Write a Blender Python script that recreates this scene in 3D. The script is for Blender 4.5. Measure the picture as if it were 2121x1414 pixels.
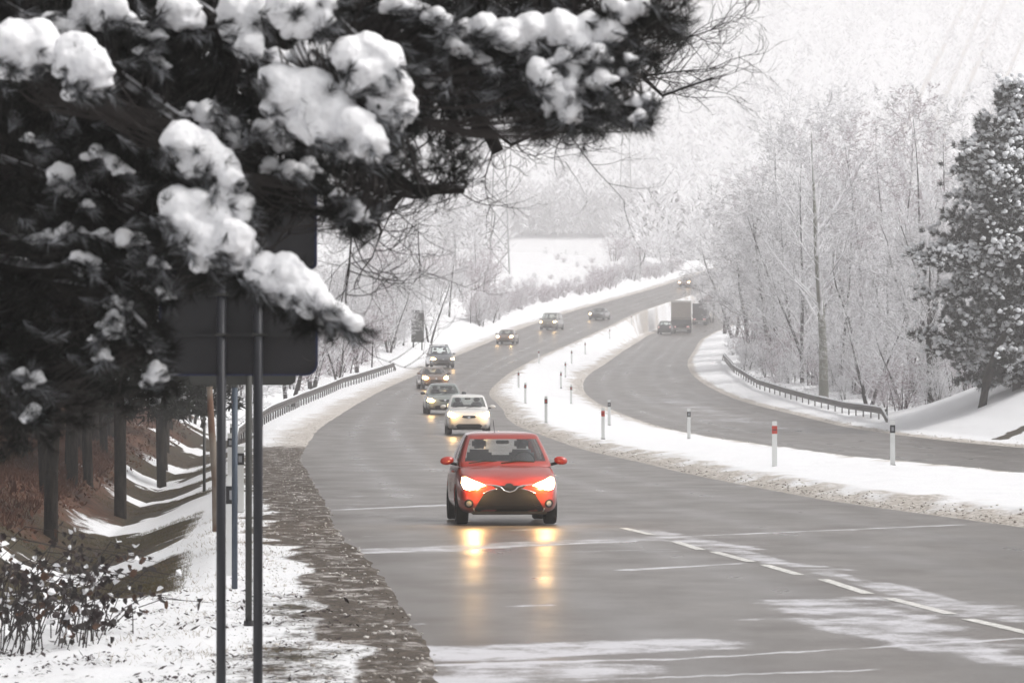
import bpy, bmesh, math, random
import numpy as np
from mathutils import Vector, Matrix
from mathutils.bvhtree import BVHTree

for o in list(bpy.data.objects):
    bpy.data.objects.remove(o)
S = bpy.context.scene
C = S.collection
R = math.radians
rnd = random.Random(7)
rng = np.random.default_rng(7)

# ---------------------------------------------------------------- camera, sky, sun, exposure
F = 8000.0
CAMZ = 2.04
PITCH = math.atan(96 / F)
cam_d = bpy.data.cameras.new('camera')
cam = bpy.data.objects.new('camera', cam_d)
C.objects.link(cam)
cam.location = (0, 0, CAMZ)
cam.rotation_euler = (math.pi / 2 + PITCH, 0, 0)
cam_d.sensor_width = 36
cam_d.lens = F / 2121 * 36
cam_d.clip_start = 0.5
cam_d.clip_end = 6000
cam_d.dof.use_dof = True
cam_d.dof.focus_distance = 66
cam_d.dof.aperture_fstop = 7.5
S.camera = cam

SUN_EL, SUN_AZ = R(50), R(100)         # azimuth measured clockwise from +Y
world = bpy.data.worlds.new('World')
S.world = world
world.use_nodes = True
wn = world.node_tree
wn.nodes.clear()
wo = wn.nodes.new('ShaderNodeOutputWorld')
wb = wn.nodes.new('ShaderNodeBackground')
ws = wn.nodes.new('ShaderNodeTexSky')
ws.sky_type = 'NISHITA'
ws.sun_disc = False
ws.sun_elevation = SUN_EL
ws.sun_rotation = SUN_AZ
ws.air_density = 1.0
ws.dust_density = 6.0
ws.ozone_density = 1.0
wh = wn.nodes.new('ShaderNodeHueSaturation')
wh.inputs['Saturation'].default_value = 0.06
wn.links.new(ws.outputs[0], wh.inputs['Color'])
wn.links.new(wh.outputs[0], wb.inputs['Color'])
wn.links.new(wb.outputs[0], wo.inputs['Surface'])
wb.inputs['Strength'].default_value = 0.15

sun_d = bpy.data.lights.new('sun', 'SUN')
sun = bpy.data.objects.new('sun', sun_d)
C.objects.link(sun)
sun_d.energy = 1.5
sun_d.angle = R(20)
sun_d.color = (1.0, 0.95, 0.90)
sdir = Vector((math.sin(SUN_AZ) * math.cos(SUN_EL), math.cos(SUN_AZ) * math.cos(SUN_EL), math.sin(SUN_EL)))
sun.rotation_euler = sdir.to_track_quat('Z', 'Y').to_euler()
sun.location = (0, 0, 300)

S.view_settings.view_transform = 'Standard'
S.view_settings.look = 'None'
S.view_settings.exposure = 0.0
S.view_settings.gamma = 1
S.view_settings.use_curve_mapping = False
S.render.engine = 'CYCLES'
S.cycles.use_denoising = True
S.cycles.max_bounces = 6
S.cycles.diffuse_bounces = 3
S.cycles.glossy_bounces = 3
S.cycles.transmission_bounces = 6
S.cycles.transparent_max_bounces = 12
S.cycles.volume_bounces = 2
S.cycles.sample_clamp_indirect = 6
S.cycles.sample_clamp_direct = 0
HAZE_DENSITY = 0.0009

# ---------------------------------------------------------------- helpers
CPT, SPT = math.cos(PITCH), math.sin(PITCH)
def ray(px, py):
    x = (px - 1060.5) / F
    v = -(py - 707.0) / F
    # camera forward = (0,cp,sp), up=(0,-sp,cp)
    return Vector((x, CPT - v * SPT, SPT + v * CPT))
def P(px, py, Y):
    r = ray(px, py)
    k = Y / r.y
    return Vector((r.x * k, Y, CAMZ + r.z * k))

def tag(o, label=None, cat=None, group=None, kind=None):
    if label: o['label'] = label
    if cat: o['category'] = cat
    if group: o['group'] = group
    if kind: o['kind'] = kind
    return o
def link(name, me, mat=None, parent=None, loc=None):
    o = bpy.data.objects.new(name, me)
    C.objects.link(o)
    if mat is not None and me is not None and len(me.materials) == 0:
        for m in (mat if isinstance(mat, (list, tuple)) else [mat]):
            me.materials.append(m)
    if parent: o.parent = parent
    if loc is not None: o.location = loc
    return o
def empty(name, loc, rz=0):
    o = bpy.data.objects.new(name, None)
    C.objects.link(o)
    o.location = loc
    o.rotation_euler = (0, 0, rz)
    o.empty_display_size = 0.2
    return o
def copy_tree(o, parent=None):
    c = o.copy()
    C.objects.link(c)
    if parent: c.parent = parent
    for ch in list(o.children):
        copy_tree(ch, c)
    return c
def smooth(me, on=True):
    me.polygons.foreach_set('use_smooth', np.full(len(me.polygons), on, dtype=bool))
    me.update()
def np_mesh(name, V, Fc, sm=False):
    """V (n,3); Fc (m,3) or (m,4) arrays or list of such arrays"""
    if not isinstance(Fc, list): Fc = [Fc]
    me = bpy.data.meshes.new(name)
    V = np.ascontiguousarray(V, dtype=np.float32)
    me.vertices.add(len(V))
    me.vertices.foreach_set('co', V.ravel())
    Fc = [np.asarray(f, dtype=np.int32) for f in Fc if len(f)]
    nl = sum(f.size for f in Fc)
    nf = sum(len(f) for f in Fc)
    me.loops.add(nl)
    me.loops.foreach_set('vertex_index', np.concatenate([f.ravel() for f in Fc]))
    me.polygons.add(nf)
    tot = np.concatenate([np.full(len(f), f.shape[1], dtype=np.int32) for f in Fc])
    st = np.concatenate([[0], np.cumsum(tot)[:-1]]).astype(np.int32)
    me.polygons.foreach_set('loop_start', st)
    me.polygons.foreach_set('use_smooth', np.full(nf, sm, dtype=bool))
    me.update(calc_edges=True)
    return me
def bm_mesh(name, bm, sm=False):
    me = bpy.data.meshes.new(name)
    bm.normal_update()
    bm.to_mesh(me)
    bm.free()
    if sm: smooth(me)
    return me
def bm_box(bm, c, s, rot=None, bev=0):
    r = bmesh.ops.create_cube(bm, size=1)
    M = Matrix.Translation(Vector(c)) @ (rot.to_4x4() if rot else Matrix()) @ Matrix.Diagonal((s[0], s[1], s[2], 1))
    bmesh.ops.transform(bm, matrix=M, verts=r['verts'])
    if bev:
        es = list({e for v in r['verts'] for e in v.link_edges})
        bmesh.ops.bevel(bm, geom=es, offset=bev, segments=2, affect='EDGES', clamp_overlap=True)
def bm_cyl(bm, p0, p1, r0, r1=None, n=12, cap=True):
    p0, p1 = Vector(p0), Vector(p1)
    r1 = r0 if r1 is None else r1
    d = p1 - p0
    q = d.to_track_quat('Z', 'Y')
    M = Matrix.Translation((p0 + p1) / 2) @ q.to_matrix().to_4x4()
    bmesh.ops.create_cone(bm, cap_ends=cap, segments=n, radius1=r0, radius2=r1, depth=d.length, matrix=M)
def bm_tube(bm, pts, rad, n=8):
    pts = [Vector(p) for p in pts]
    rings = []
    for i, p in enumerate(pts):
        t = (pts[min(i + 1, len(pts) - 1)] - pts[max(i - 1, 0)]).normalized()
        a = t.cross(Vector((0.13, 0.2, 1))).normalized() if abs(t.z) < .98 else t.cross(Vector((1, 0, 0))).normalized()
        b = t.cross(a)
        r = rad[i] if isinstance(rad, (list, tuple)) else rad
        rings.append([bm.verts.new(p + (a * math.cos(k * 2 * math.pi / n) + b * math.sin(k * 2 * math.pi / n)) * r) for k in range(n)])
    for i in range(len(rings) - 1):
        for k in range(n):
            bm.faces.new((rings[i][k], rings[i][(k + 1) % n], rings[i + 1][(k + 1) % n], rings[i + 1][k]))
    for rg in (rings[0][::-1], rings[-1]):
        try: bm.faces.new(rg)
        except ValueError: pass
# value noise
_perm = rng.random((64, 64, 8)).astype(np.float32)
def vnoise(x, y, ch=0):
    x = np.asarray(x, dtype=np.float64); y = np.asarray(y, dtype=np.float64)
    xi = np.floor(x).astype(int); yi = np.floor(y).astype(int)
    fx = x - xi; fy = y - yi
    fx = fx * fx * (3 - 2 * fx); fy = fy * fy * (3 - 2 * fy)
    g = lambda a, b: _perm[a % 64, b % 64, ch]
    return ((g(xi, yi) * (1 - fx) + g(xi + 1, yi) * fx) * (1 - fy) + (g(xi, yi + 1) * (1 - fx) + g(xi + 1, yi + 1) * fx) * fy)
def fbm(x, y, ch=0, o=4):
    s = 0; a = .5; t = 0
    for i in range(o):
        s = s + a * vnoise(x * 2 ** i + 7.3 * i, y * 2 ** i + 3.1 * i, (ch + i) % 8); t += a; a *= .5
    return s / t
def sstep(a, b, x):
    t = np.clip((np.asarray(x, dtype=float) - a) / (b - a), 0, 1)
    return t * t * (3 - 2 * t)
def spline(tab, Y):
    """smooth interpolation through table (pchip-like) with linear extrapolation"""
    t = np.array(tab, dtype=float); X = t[:, 0]; V = t[:, 1]
    h = np.diff(X); d = np.diff(V) / h
    m = np.empty_like(V); m[0] = d[0]; m[-1] = d[-1]
    m[1:-1] = (d[:-1] * h[1:] + d[1:] * h[:-1]) / (h[1:] + h[:-1])
    Y = np.asarray(Y, dtype=float)
    i = np.clip(np.searchsorted(X, Y) - 1, 0, len(X) - 2)
    s = (Y - X[i]) / h[i]
    sc = np.clip(s, 0, 1)
    r = ((2 * sc**3 - 3 * sc**2 + 1) * V[i] + (sc**3 - 2 * sc**2 + sc) * h[i] * m[i] + (-2 * sc**3 + 3 * sc**2) * V[i + 1] + (sc**3 - sc**2) * h[i] * m[i + 1])
    return r + np.where(s < 0, s * h[i] * m[0], 0) + np.where(s > 1, (s - 1) * h[i] * m[-1], 0)

# ---------------------------------------------------------------- materials
MATS = {}
class NT:
    def __init__(s, name):
        s.m = bpy.data.materials.new(name); s.m.use_nodes = True
        s.t = s.m.node_tree; s.b = s.t.nodes['Principled BSDF']
        MATS[name] = s.m
    def n(s, typ, **kw):
        nd = s.t.nodes.new(typ)
        for k, v in kw.items():
            if k in nd.inputs: nd.inputs[k].default_value = v
            else: setattr(nd, k, v)
        return nd
    def l(s, a, b):
        s.t.links.new(a, b)
    def set(s, **kw):
        for k, v in kw.items():
            k = k.replace('_', ' ')
            s.b.inputs[k].default_value = v
        return s
    def noise(s, scale, detail=3, vec=None, stretch=None, rough=.5, obj=True):
        nz = s.n('ShaderNodeTexNoise'); nz.inputs['Scale'].default_value = scale
        nz.inputs['Detail'].default_value = detail; nz.inputs['Roughness'].default_value = rough
        tc = s.n('ShaderNodeTexCoord')
        src = tc.outputs['Object']
        if stretch:
            mp = s.n('ShaderNodeMapping'); mp.inputs['Scale'].default_value = stretch
            s.l(src, mp.inputs[0]); src = mp.outputs[0]
        s.l(src, nz.inputs['Vector'])
        return nz.outputs['Fac']
    def ramp(s, fac, a, b):
        r = s.n('ShaderNodeMapRange'); r.interpolation_type = 'SMOOTHSTEP'
        r.inputs['From Min'].default_value = a; r.inputs['From Max'].default_value = b
        s.l(fac, r.inputs['Value']); return r.outputs[0]
    def math(s, op, a, b=None):
        m = s.n('ShaderNodeMath', operation=op)
        for i, v in enumerate((a, b)):
            if v is None: continue
            if isinstance(v, (int, float)): m.inputs[i].default_value = v
            else: s.l(v, m.inputs[i])
        return m.outputs[0]
    def mix(s, fac, a, b):
        m = s.n('ShaderNodeMix', data_type='RGBA')
        for i, v in ((0, fac), (6, a), (7, b)):
            if isinstance(v, (int, float)): m.inputs[i].default_value = v
            elif isinstance(v, tuple): m.inputs[i].default_value = v if len(v) == 4 else v + (1,)
            else: s.l(v, m.inputs[i])
        return m.outputs[2]
    def bump(s, h, st=.3, dist=.02):
        b = s.n('ShaderNodeBump'); b.inputs['Strength'].default_value = st; b.inputs['Distance'].default_value = dist
        s.l(h, b.inputs['Height']); s.l(b.outputs[0], s.b.inputs['Normal'])
def simple(name, col, rough=.6, metal=0, var=.25, scale=20, **kw):
    t = NT(name)
    t.set(Roughness=rough, Metallic=metal, **kw)
    f = t.noise(scale, 3)
    c2 = tuple(c * (1 - var) for c in col)
    t.l(t.mix(f, c2, tuple(col)), t.b.inputs['Base Color'])
    return t.m
def emit(name, col, st):
    t = NT(name)
    t.set(Base_Color=(0.8, 0.8, 0.8, 1), Roughness=.2)
    t.b.inputs['Emission Color'].default_value = col + (1,)
    t.b.inputs['Emission Strength'].default_value = st
    return t.m

# snow on things
t = NT('snow')
t.set(Roughness=.65)
t.b.inputs['Subsurface Weight'].default_value = 0.0
f = t.noise(14, 4)
t.l(t.mix(f, (.80, .82, .86), (.90, .91, .93)), t.b.inputs['Base Color'])
t.bump(t.noise(60, 3), .25, .01)
M_SNOW = t.m
# snow with needle bits
t = NT('clump_snow')
t.set(Roughness=.7)
f = t.ramp(t.noise(11, 6, rough=.7), .28, .48)
t.l(t.mix(f, (.62, .62, .65), (.92, .92, .94)), t.b.inputs['Base Color'])
t.bump(t.noise(35, 4), .35, .02)
M_CLUMP = t.m

def topsnow(name, bark, snow=(.82, .82, .85), lo=-.1, hi=.35, rough=.85, nscale=6, amt=.5):
    """bark with snow lying on every surface that faces up"""
    t = NT(name)
    t.set(Roughness=rough)
    g = t.n('ShaderNodeNewGeometry'); sx = t.n('ShaderNodeSeparateXYZ')
    t.l(g.outputs['True Normal'], sx.inputs[0])
    nz = t.noise(nscale, 3)
    v = t.math('ADD', sx.outputs['Z'], t.math('MULTIPLY', t.math('SUBTRACT', nz, .5), amt))
    k = t.ramp(v, lo, hi)
    b2 = tuple(c * .55 for c in bark)
    bc = t.mix(t.noise(nscale * 4, 3), b2, tuple(bark))
    t.b.inputs['Specular IOR Level'].default_value = .15
    t.l(t.mix(k, bc, tuple(snow)), t.b.inputs['Base Color'])
    return t.m
M_FROST = topsnow('frosted_twigs', (.11, .095, .10), (.90, .90, .92), lo=-.75, hi=-.02, amt=1.1, nscale=1.2)
M_FROSTW = topsnow('snowy_twigs', (.20, .18, .19), (.88, .88, .90), lo=-.85, hi=-.2, amt=1.0, nscale=1.2)
M_HILL = topsnow('haze_paled_frosty_wood', (.78, .77, .79), (.84, .84, .86), lo=-.6, hi=.2, amt=.9, nscale=.02)  # frosted wood; bark whitened to paint in the fade of distant haze
M_FROSTP = topsnow('lilac_twigs', (.28, .17, .20), lo=-.6, hi=.1, amt=1.0, nscale=1.0)
M_BARKS = topsnow('snow_dusted_bark', (.040, .034, .031), lo=.35, hi=.8, amt=1.0, nscale=3)
t = NT('dark_pine_bark'); t.set(Roughness=.95, Specular_IOR_Level=.1)
bn = t.noise(5, 6, stretch=(1.6, 1.6, .35), rough=.7)
t.l(t.mix(t.ramp(bn, .35, .65), (.010, .008, .007), (.042, .033, .026)), t.b.inputs['Base Color']); t.bump(bn, .9, .05); M_PINEBARK = t.m
M_GREYBARK = topsnow('pale_green_bark', (.26, .26, .22), lo=.1, hi=.6, amt=1.2, nscale=3)
M_DARKBARK = topsnow('dark_branch_bark', (.030, .026, .024), lo=.55, hi=.9, amt=.9, nscale=9)
M_NEEDLEW = topsnow('frosted_near_needles', (.06, .06, .06), (.42, .43, .46), lo=.0, hi=.9, rough=.9, nscale=9, amt=1.0)
M_TWIG = simple('dark_twig', (.035, .028, .026), .8)
M_NEEDLE = simple('pine_needles', (.017, .021, .014), .8, scale=5, var=.6, Specular_IOR_Level=.1)
M_NEEDLEN = topsnow('near_pine_needles', (.012, .013, .010), (.5, .5, .52), lo=1.1, hi=1.3, rough=.85, nscale=4, amt=.7)
M_NEEDLEF = topsnow('snowy_needles', (.028, .030, .026), lo=.55, hi=1.0, rough=.7, nscale=2, amt=.8)
M_DRYLEAF = simple('dry_leaves', (.10, .045, .022), .8, scale=3, var=.6)
M_DARKLEAF = simple('dark_leaves', (.035, .018, .018), .6, scale=8, var=.5)
M_REDBRUSH = simple('rusty_undergrowth', (.13, .048, .022), .9, scale=1.3, var=.6)
M_GRASS = simple('winter_grass', (.105, .078, .018), .8, scale=.9, var=.55)
M_DRYGRASS = simple('straw_grass', (.24, .17, .09), .8, scale=2, var=.4)
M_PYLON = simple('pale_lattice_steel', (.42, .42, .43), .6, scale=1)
M_METAL = simple('galvanised_steel', (.07, .062, .058), .6, .1, scale=8)
M_POST = simple('dark_grey_post', (.028, .029, .036), .45, .2, scale=12, var=.15)
M_POSTG = simple('grey_weathered_post', (.055, .055, .05), .6, .2, scale=9, var=.4)
M_BLUEPOST = simple('blue_grey_post', (.06, .08, .11), .5, .2, scale=9, var=.3)
M_PANEL = simple('sign_back', (.022, .021, .024), .55, .1, scale=5, var=.12)
M_PANELE = simple('sign_edge', (.02, .025, .07), .5, .1, scale=5, var=.1)
M_WHITEPL = simple('white_plastic', (.72, .73, .72), .5, scale=10, var=.08)
M_BLACKPL = simple('black_plastic', (.02, .02, .022), .5, scale=10)
M_REDREF = simple('red_reflector', (.55, .06, .04), .3, scale=30)
M_GREYREF = simple('grey_reflector', (.35, .36, .38), .25, scale=30)
M_GREENPL = simple('mossy_post_foot', (.14, .15, .06), .8, scale=10, var=.4)
t = NT('rusty_pole'); t.set(Roughness=.85)
t.l(t.mix(t.ramp(t.noise(2.2, 4, stretch=(1, 1, .6)), .4, .6), (.22, .185, .15), (.12, .055, .03)), t.b.inputs['Base Color']); M_RUST = t.m
t = NT('tyre_rubber'); t.set(Roughness=.8, Base_Color=(.012, .012, .012, 1)); M_TYRE = t.m
t = NT('alloy'); t.set(Roughness=.35, Metallic=.8, Base_Color=(.3, .3, .31, 1)); M_ALLOY = t.m
t = NT('chrome'); t.set(Roughness=.15, Metallic=1.0, Base_Color=(.75, .75, .76, 1)); M_CHROME = t.m
t = NT('dark_trim'); t.set(Roughness=.6, Base_Color=(.004, .003, .003, 1)); M_TRIM = t.m
t = NT('interior'); t.set(Roughness=.9, Base_Color=(.10, .10, .11, 1)); M_INT = t.m
t = NT('seat_cloth'); t.set(Roughness=.9, Base_Color=(.07, .07, .08, 1)); M_SEAT = t.m
t = NT('car_glass'); t.set(Roughness=.03, Base_Color=(.72, .80, .80, 1), IOR=1.45); t.b.inputs['Transmission Weight'].default_value = 0.0
tr = t.n('ShaderNodeBsdfTransparent'); tr.inputs[0].default_value = (.88, .92, .91, 1)
mx = t.n('ShaderNodeMixShader'); gl = t.n('ShaderNodeBsdfGlossy'); gl.inputs['Roughness'].default_value = .03
fr = t.n('ShaderNodeLayerWeight'); fr.inputs[0].default_value = .5
t.l(t.math('ADD', t.math('MULTIPLY', t.math('POWER', fr.outputs['Facing'], 3.0), .8), .10), mx.inputs[0]); t.l(tr.outputs[0], mx.inputs[1]); t.l(gl.outputs[0], mx.inputs[2])
t.l(mx.outputs[0], t.t.nodes['Material Output'].inputs['Surface']); M_GLASS = t.m
M_LAMP = emit('lit_headlamp', (1.0, .60, .24), 26)
M_LAMPW = emit('lit_headlamp_far', (1.0, .66, .32), 18)
M_TAIL = emit('tail_lamp', (.8, .08, .06), .5)
def paint(name, col, rough=.28, metal=.0):
    t = NT(name); t.set(Roughness=rough, Metallic=metal)
    t.b.inputs['Coat Weight'].default_value = 1.0
    t.b.inputs['Coat Roughness'].default_value = .12
    # road grime thrown up from below
    g = t.n('ShaderNodeTexCoord'); sx = t.n('ShaderNodeSeparateXYZ'); t.l(g.outputs['Object'], sx.inputs[0])
    k = t.ramp(t.math('ADD', sx.outputs['Z'], t.math('MULTIPLY', t.noise(5, 4), .3)), .30, .75)
    t.l(t.mix(k, tuple(c * .55 + .035 for c in col), tuple(col)), t.b.inputs['Base Color'])
    return t.m

# ---------------------------------------------------------------- road alignment (every line is a function of the distance Y)
ZL = [(-40, 0), (60, 0), (110, 0), (130, .05), (145, .25), (158, .45), (182, .8), (198, 1.05), (242, 1.95), (296, 3.45), (325, 4.5), (370, 6.2), (430, 8.9), (480, 11.4), (560, 16.3), (640, 21.5), (720, 26)]
ZR = [(-40, 0), (110, 0), (160, 0), (175, .1), (200, .45), (235, 1.2), (266, 2.1), (290, 2.9), (327, 4.05), (375, 5.5), (440, 7.6), (486, 9.0), (520, 10.8), (560, 13.3), (640, 18.5), (720, 23)]
EL = [(-40, -.3), (15, -.1), (27, -.42), (31, -.60), (40, -1.2), (48, -1.78), (54, -2.3), (66, -3.06), (78, -3.85), (90, -4.6), (107, -5.76), (128, -6.75), (150, -7.5), (182, -7.97), (242, -7.9), (296, -6.3), (370, -2.6), (430, 1.9), (480, 7.2), (560, 20.2), (640, 33), (720, 46)]
ER = [(-40, 17), (15, 12.4), (45, 8.9), (56.5, 7.5), (63, 6.67), (69, 5.9), (78, 5.2), (95, 4.1), (104, 3.7), (117, 2.9), (132, 2.05), (145, 1.2), (158, .35), (198, -.55), (235, -1.34), (262, -.9), (290, 0), (325, 2.0), (385, 6.7), (430, 10.8), (480, 15.6), (560, 28.3), (640, 41), (720, 54)]
GL = [(-40, 26), (15, 19.5), (60, 14.9), (90, 11.9), (107, 10.2), (134, 9.2), (150, 8.6), (182, 7.1), (213, 5.8), (236, 5.05), (262, 4.8), (290, 5.6), (325, 7.7), (375, 10.6), (430, 14.2), (486, 18.2), (520, 24.0), (560, 31), (640, 43), (720, 56.5)]
HR = [(-40, 35), (15, 28), (60, 23.3), (90, 20.4), (134, 17.7), (160, 16.8), (182, 15.9), (210, 15.2), (233, 14.2), (266, 13.6), (300, 13.9), (327, 14.9), (375, 17.6), (450, 22.4), (486, 25.4), (520, 30.5), (560, 37.5), (640, 51), (720, 65)]
fZL = lambda y: spline(ZL, np.minimum(y, 720)); fZR = lambda y: spline(ZR, np.minimum(y, 720))
fEL = lambda y: spline(EL, y); fER = lambda y: spline(ER, y); fGL = lambda y: spline(GL, y); fHR = lambda y: spline(HR, y)
def hill(Y):
    return np.interp(Y, [0, 720, 845, 925, 1050, 1600, 2000, 2600], [0, 0, 2.2, 12.2, 32, 138, 190, 195])
def brks(Y):
    Y = np.asarray(Y, dtype=float)
    eL, eR, gL, hR, zl, zr = fEL(Y), fER(Y), fGL(Y), fHR(Y), fZL(Y), fZR(Y)
    hh = hill(Y)
    far = sstep(640, 760, Y)
    zm = (zl + zr) / 2
    bank = np.interp(Y, [0, 36, 46, 150, 190, 300, 360, 420, 560], [.0, .05, 1.25, 1.5, .8, .9, 3.0, 3.2, 1.0])
    d = np.interp(Y, [0, 38, 46, 120, 165, 300, 360], [.02, .05, .62, .62, .1, -.25, -1.3])
    rb = np.interp(Y, [0, 185, 200, 700], [2.6, 2.6, .25, .4])
    rows = [
        (np.full_like(Y, -900), zl + bank + 10 + hh), (eL - 60, zl + bank + 3 + hh), (eL - 22, zl + bank * 1.4 + .6 + hh), (eL - 9.5, zl + bank + hh),
        (eL - 5.6, zl + bank * .40 - d * .3 + hh), (eL - 4.5, zl + bank * .10 - d * .85 + hh), (eL - 3.9, zl - d + hh), (eL - 3.3, zl - d * .82 + hh), (eL - 1.9, zl + .03 + hh), (eL - .16, zl + .012 + hh), (eL + .16, zl - .05 + hh),
        (eR - .25, zl - .06 + hh), (eR + .15, zl + .05 + hh), (eR + .9, zl + .17 + hh), (gL - .9, zr + .15 + hh), (gL - .12, zr + .04 + hh), (gL + .3, zr - .06 + hh),
        (hR - .3, zr - .06 + hh), (hR + .15, zr + .04 + hh), (hR + 1.3, zr + .16 + hh), (hR + 3.4, zr + .2 + rb * .22 + hh), (hR + 9, zr + .3 + rb + hh), (hR + 40, zr + rb + 3.5 + hh), (np.full_like(Y, 900), zr + 12 + hh)]
    xs = [r[0] for r in rows]; zs = [r[1] for r in rows]
    # far away everything becomes open hillside
    zbase = zs[0] * 0 + zm + hh + 1
    zs = [z * (1 - far) + (zbase + (0.0)) * far for z in zs]
    return xs, zs
def tnoise(x, Y):
    x = np.asarray(x, dtype=float); Y = np.asarray(Y, dtype=float)
    eL, eR, gL, hR = fEL(Y), fER(Y), fGL(Y), fHR(Y)
    onroad = np.maximum(sstep(-.3, .5, x - eL) * sstep(-.3, .5, eR - x), sstep(-.3, .5, x - gL) * sstep(-.3, .5, hR - x)) * (1 - sstep(700, 740, Y))
    med = sstep(.1, .5, x - eR) * sstep(.1, .5, gL - x)
    fine = (fbm(x * 3.1, Y * 1.6, 5, 4) - .5) * .10 * med + (fbm(x * 2.3, Y * 1.2, 1, 4) - .5) * (.035 + .04 * sstep(.8, 2.5, np.maximum(eL - x, np.minimum(x - eR, gL - x))))
    out = np.maximum(np.clip(np.maximum(eL - 3 - x, x - hR - 3) / 8, 0, 1), sstep(700, 760, Y))
    coarse = (fbm(x * .22, Y * .12, 3, 3) - .5) * (.8 * out + .03)
    rip = np.sin(Y * .42 + x * .25) * .035 * sstep(2.5, 4.5, eL - x) * sstep(42, 55, Y) * (1 - sstep(130, 190, Y))
    mounds = (np.sin(Y * .13 + 2) * .5 + .5) * 1.1 * sstep(4, 9, eL - x) * sstep(300, 340, Y) * (1 - sstep(600, 650, Y))
    return (fine + coarse) * (1 - onroad) + rip + mounds
def H(x, Y):
    x = np.asarray(x, dtype=float); Y = np.broadcast_to(np.asarray(Y, dtype=float), x.shape)
    xs, zs = brks(Y)
    z = zs[0].copy() if hasattr(zs[0], 'copy') else zs[0]
    for k in range(len(xs) - 1):
        w = np.maximum(xs[k + 1] - xs[k], 1e-4)
        t_ = np.clip((x - xs[k]) / w, 0, 1)
        z = np.where(x >= xs[k], zs[k] + (zs[k + 1] - zs[k]) * t_, z)
    return z + tnoise(x, Y)
def h1(x, Y): return float(H(np.array([x]), np.array([float(Y)]))[0])
def hit(px, py, y0=12, y1=900):
    """where the line of sight through a pixel of the photograph meets the ground"""
    Ys = np.concatenate([np.arange(y0, 120, .2), np.arange(120, y1, .6)])
    r = ray(px, py)
    xs = r.x / r.y * Ys; zz = CAMZ + r.z / r.y * Ys
    d = zz - H(xs, Ys)
    i = np.argmax(d <= 0)
    if d[i] > 0: i = len(Ys) - 1
    return Vector((xs[i], Ys[i], float(H(xs[i:i+1], Ys[i:i+1])[0])))

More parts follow.
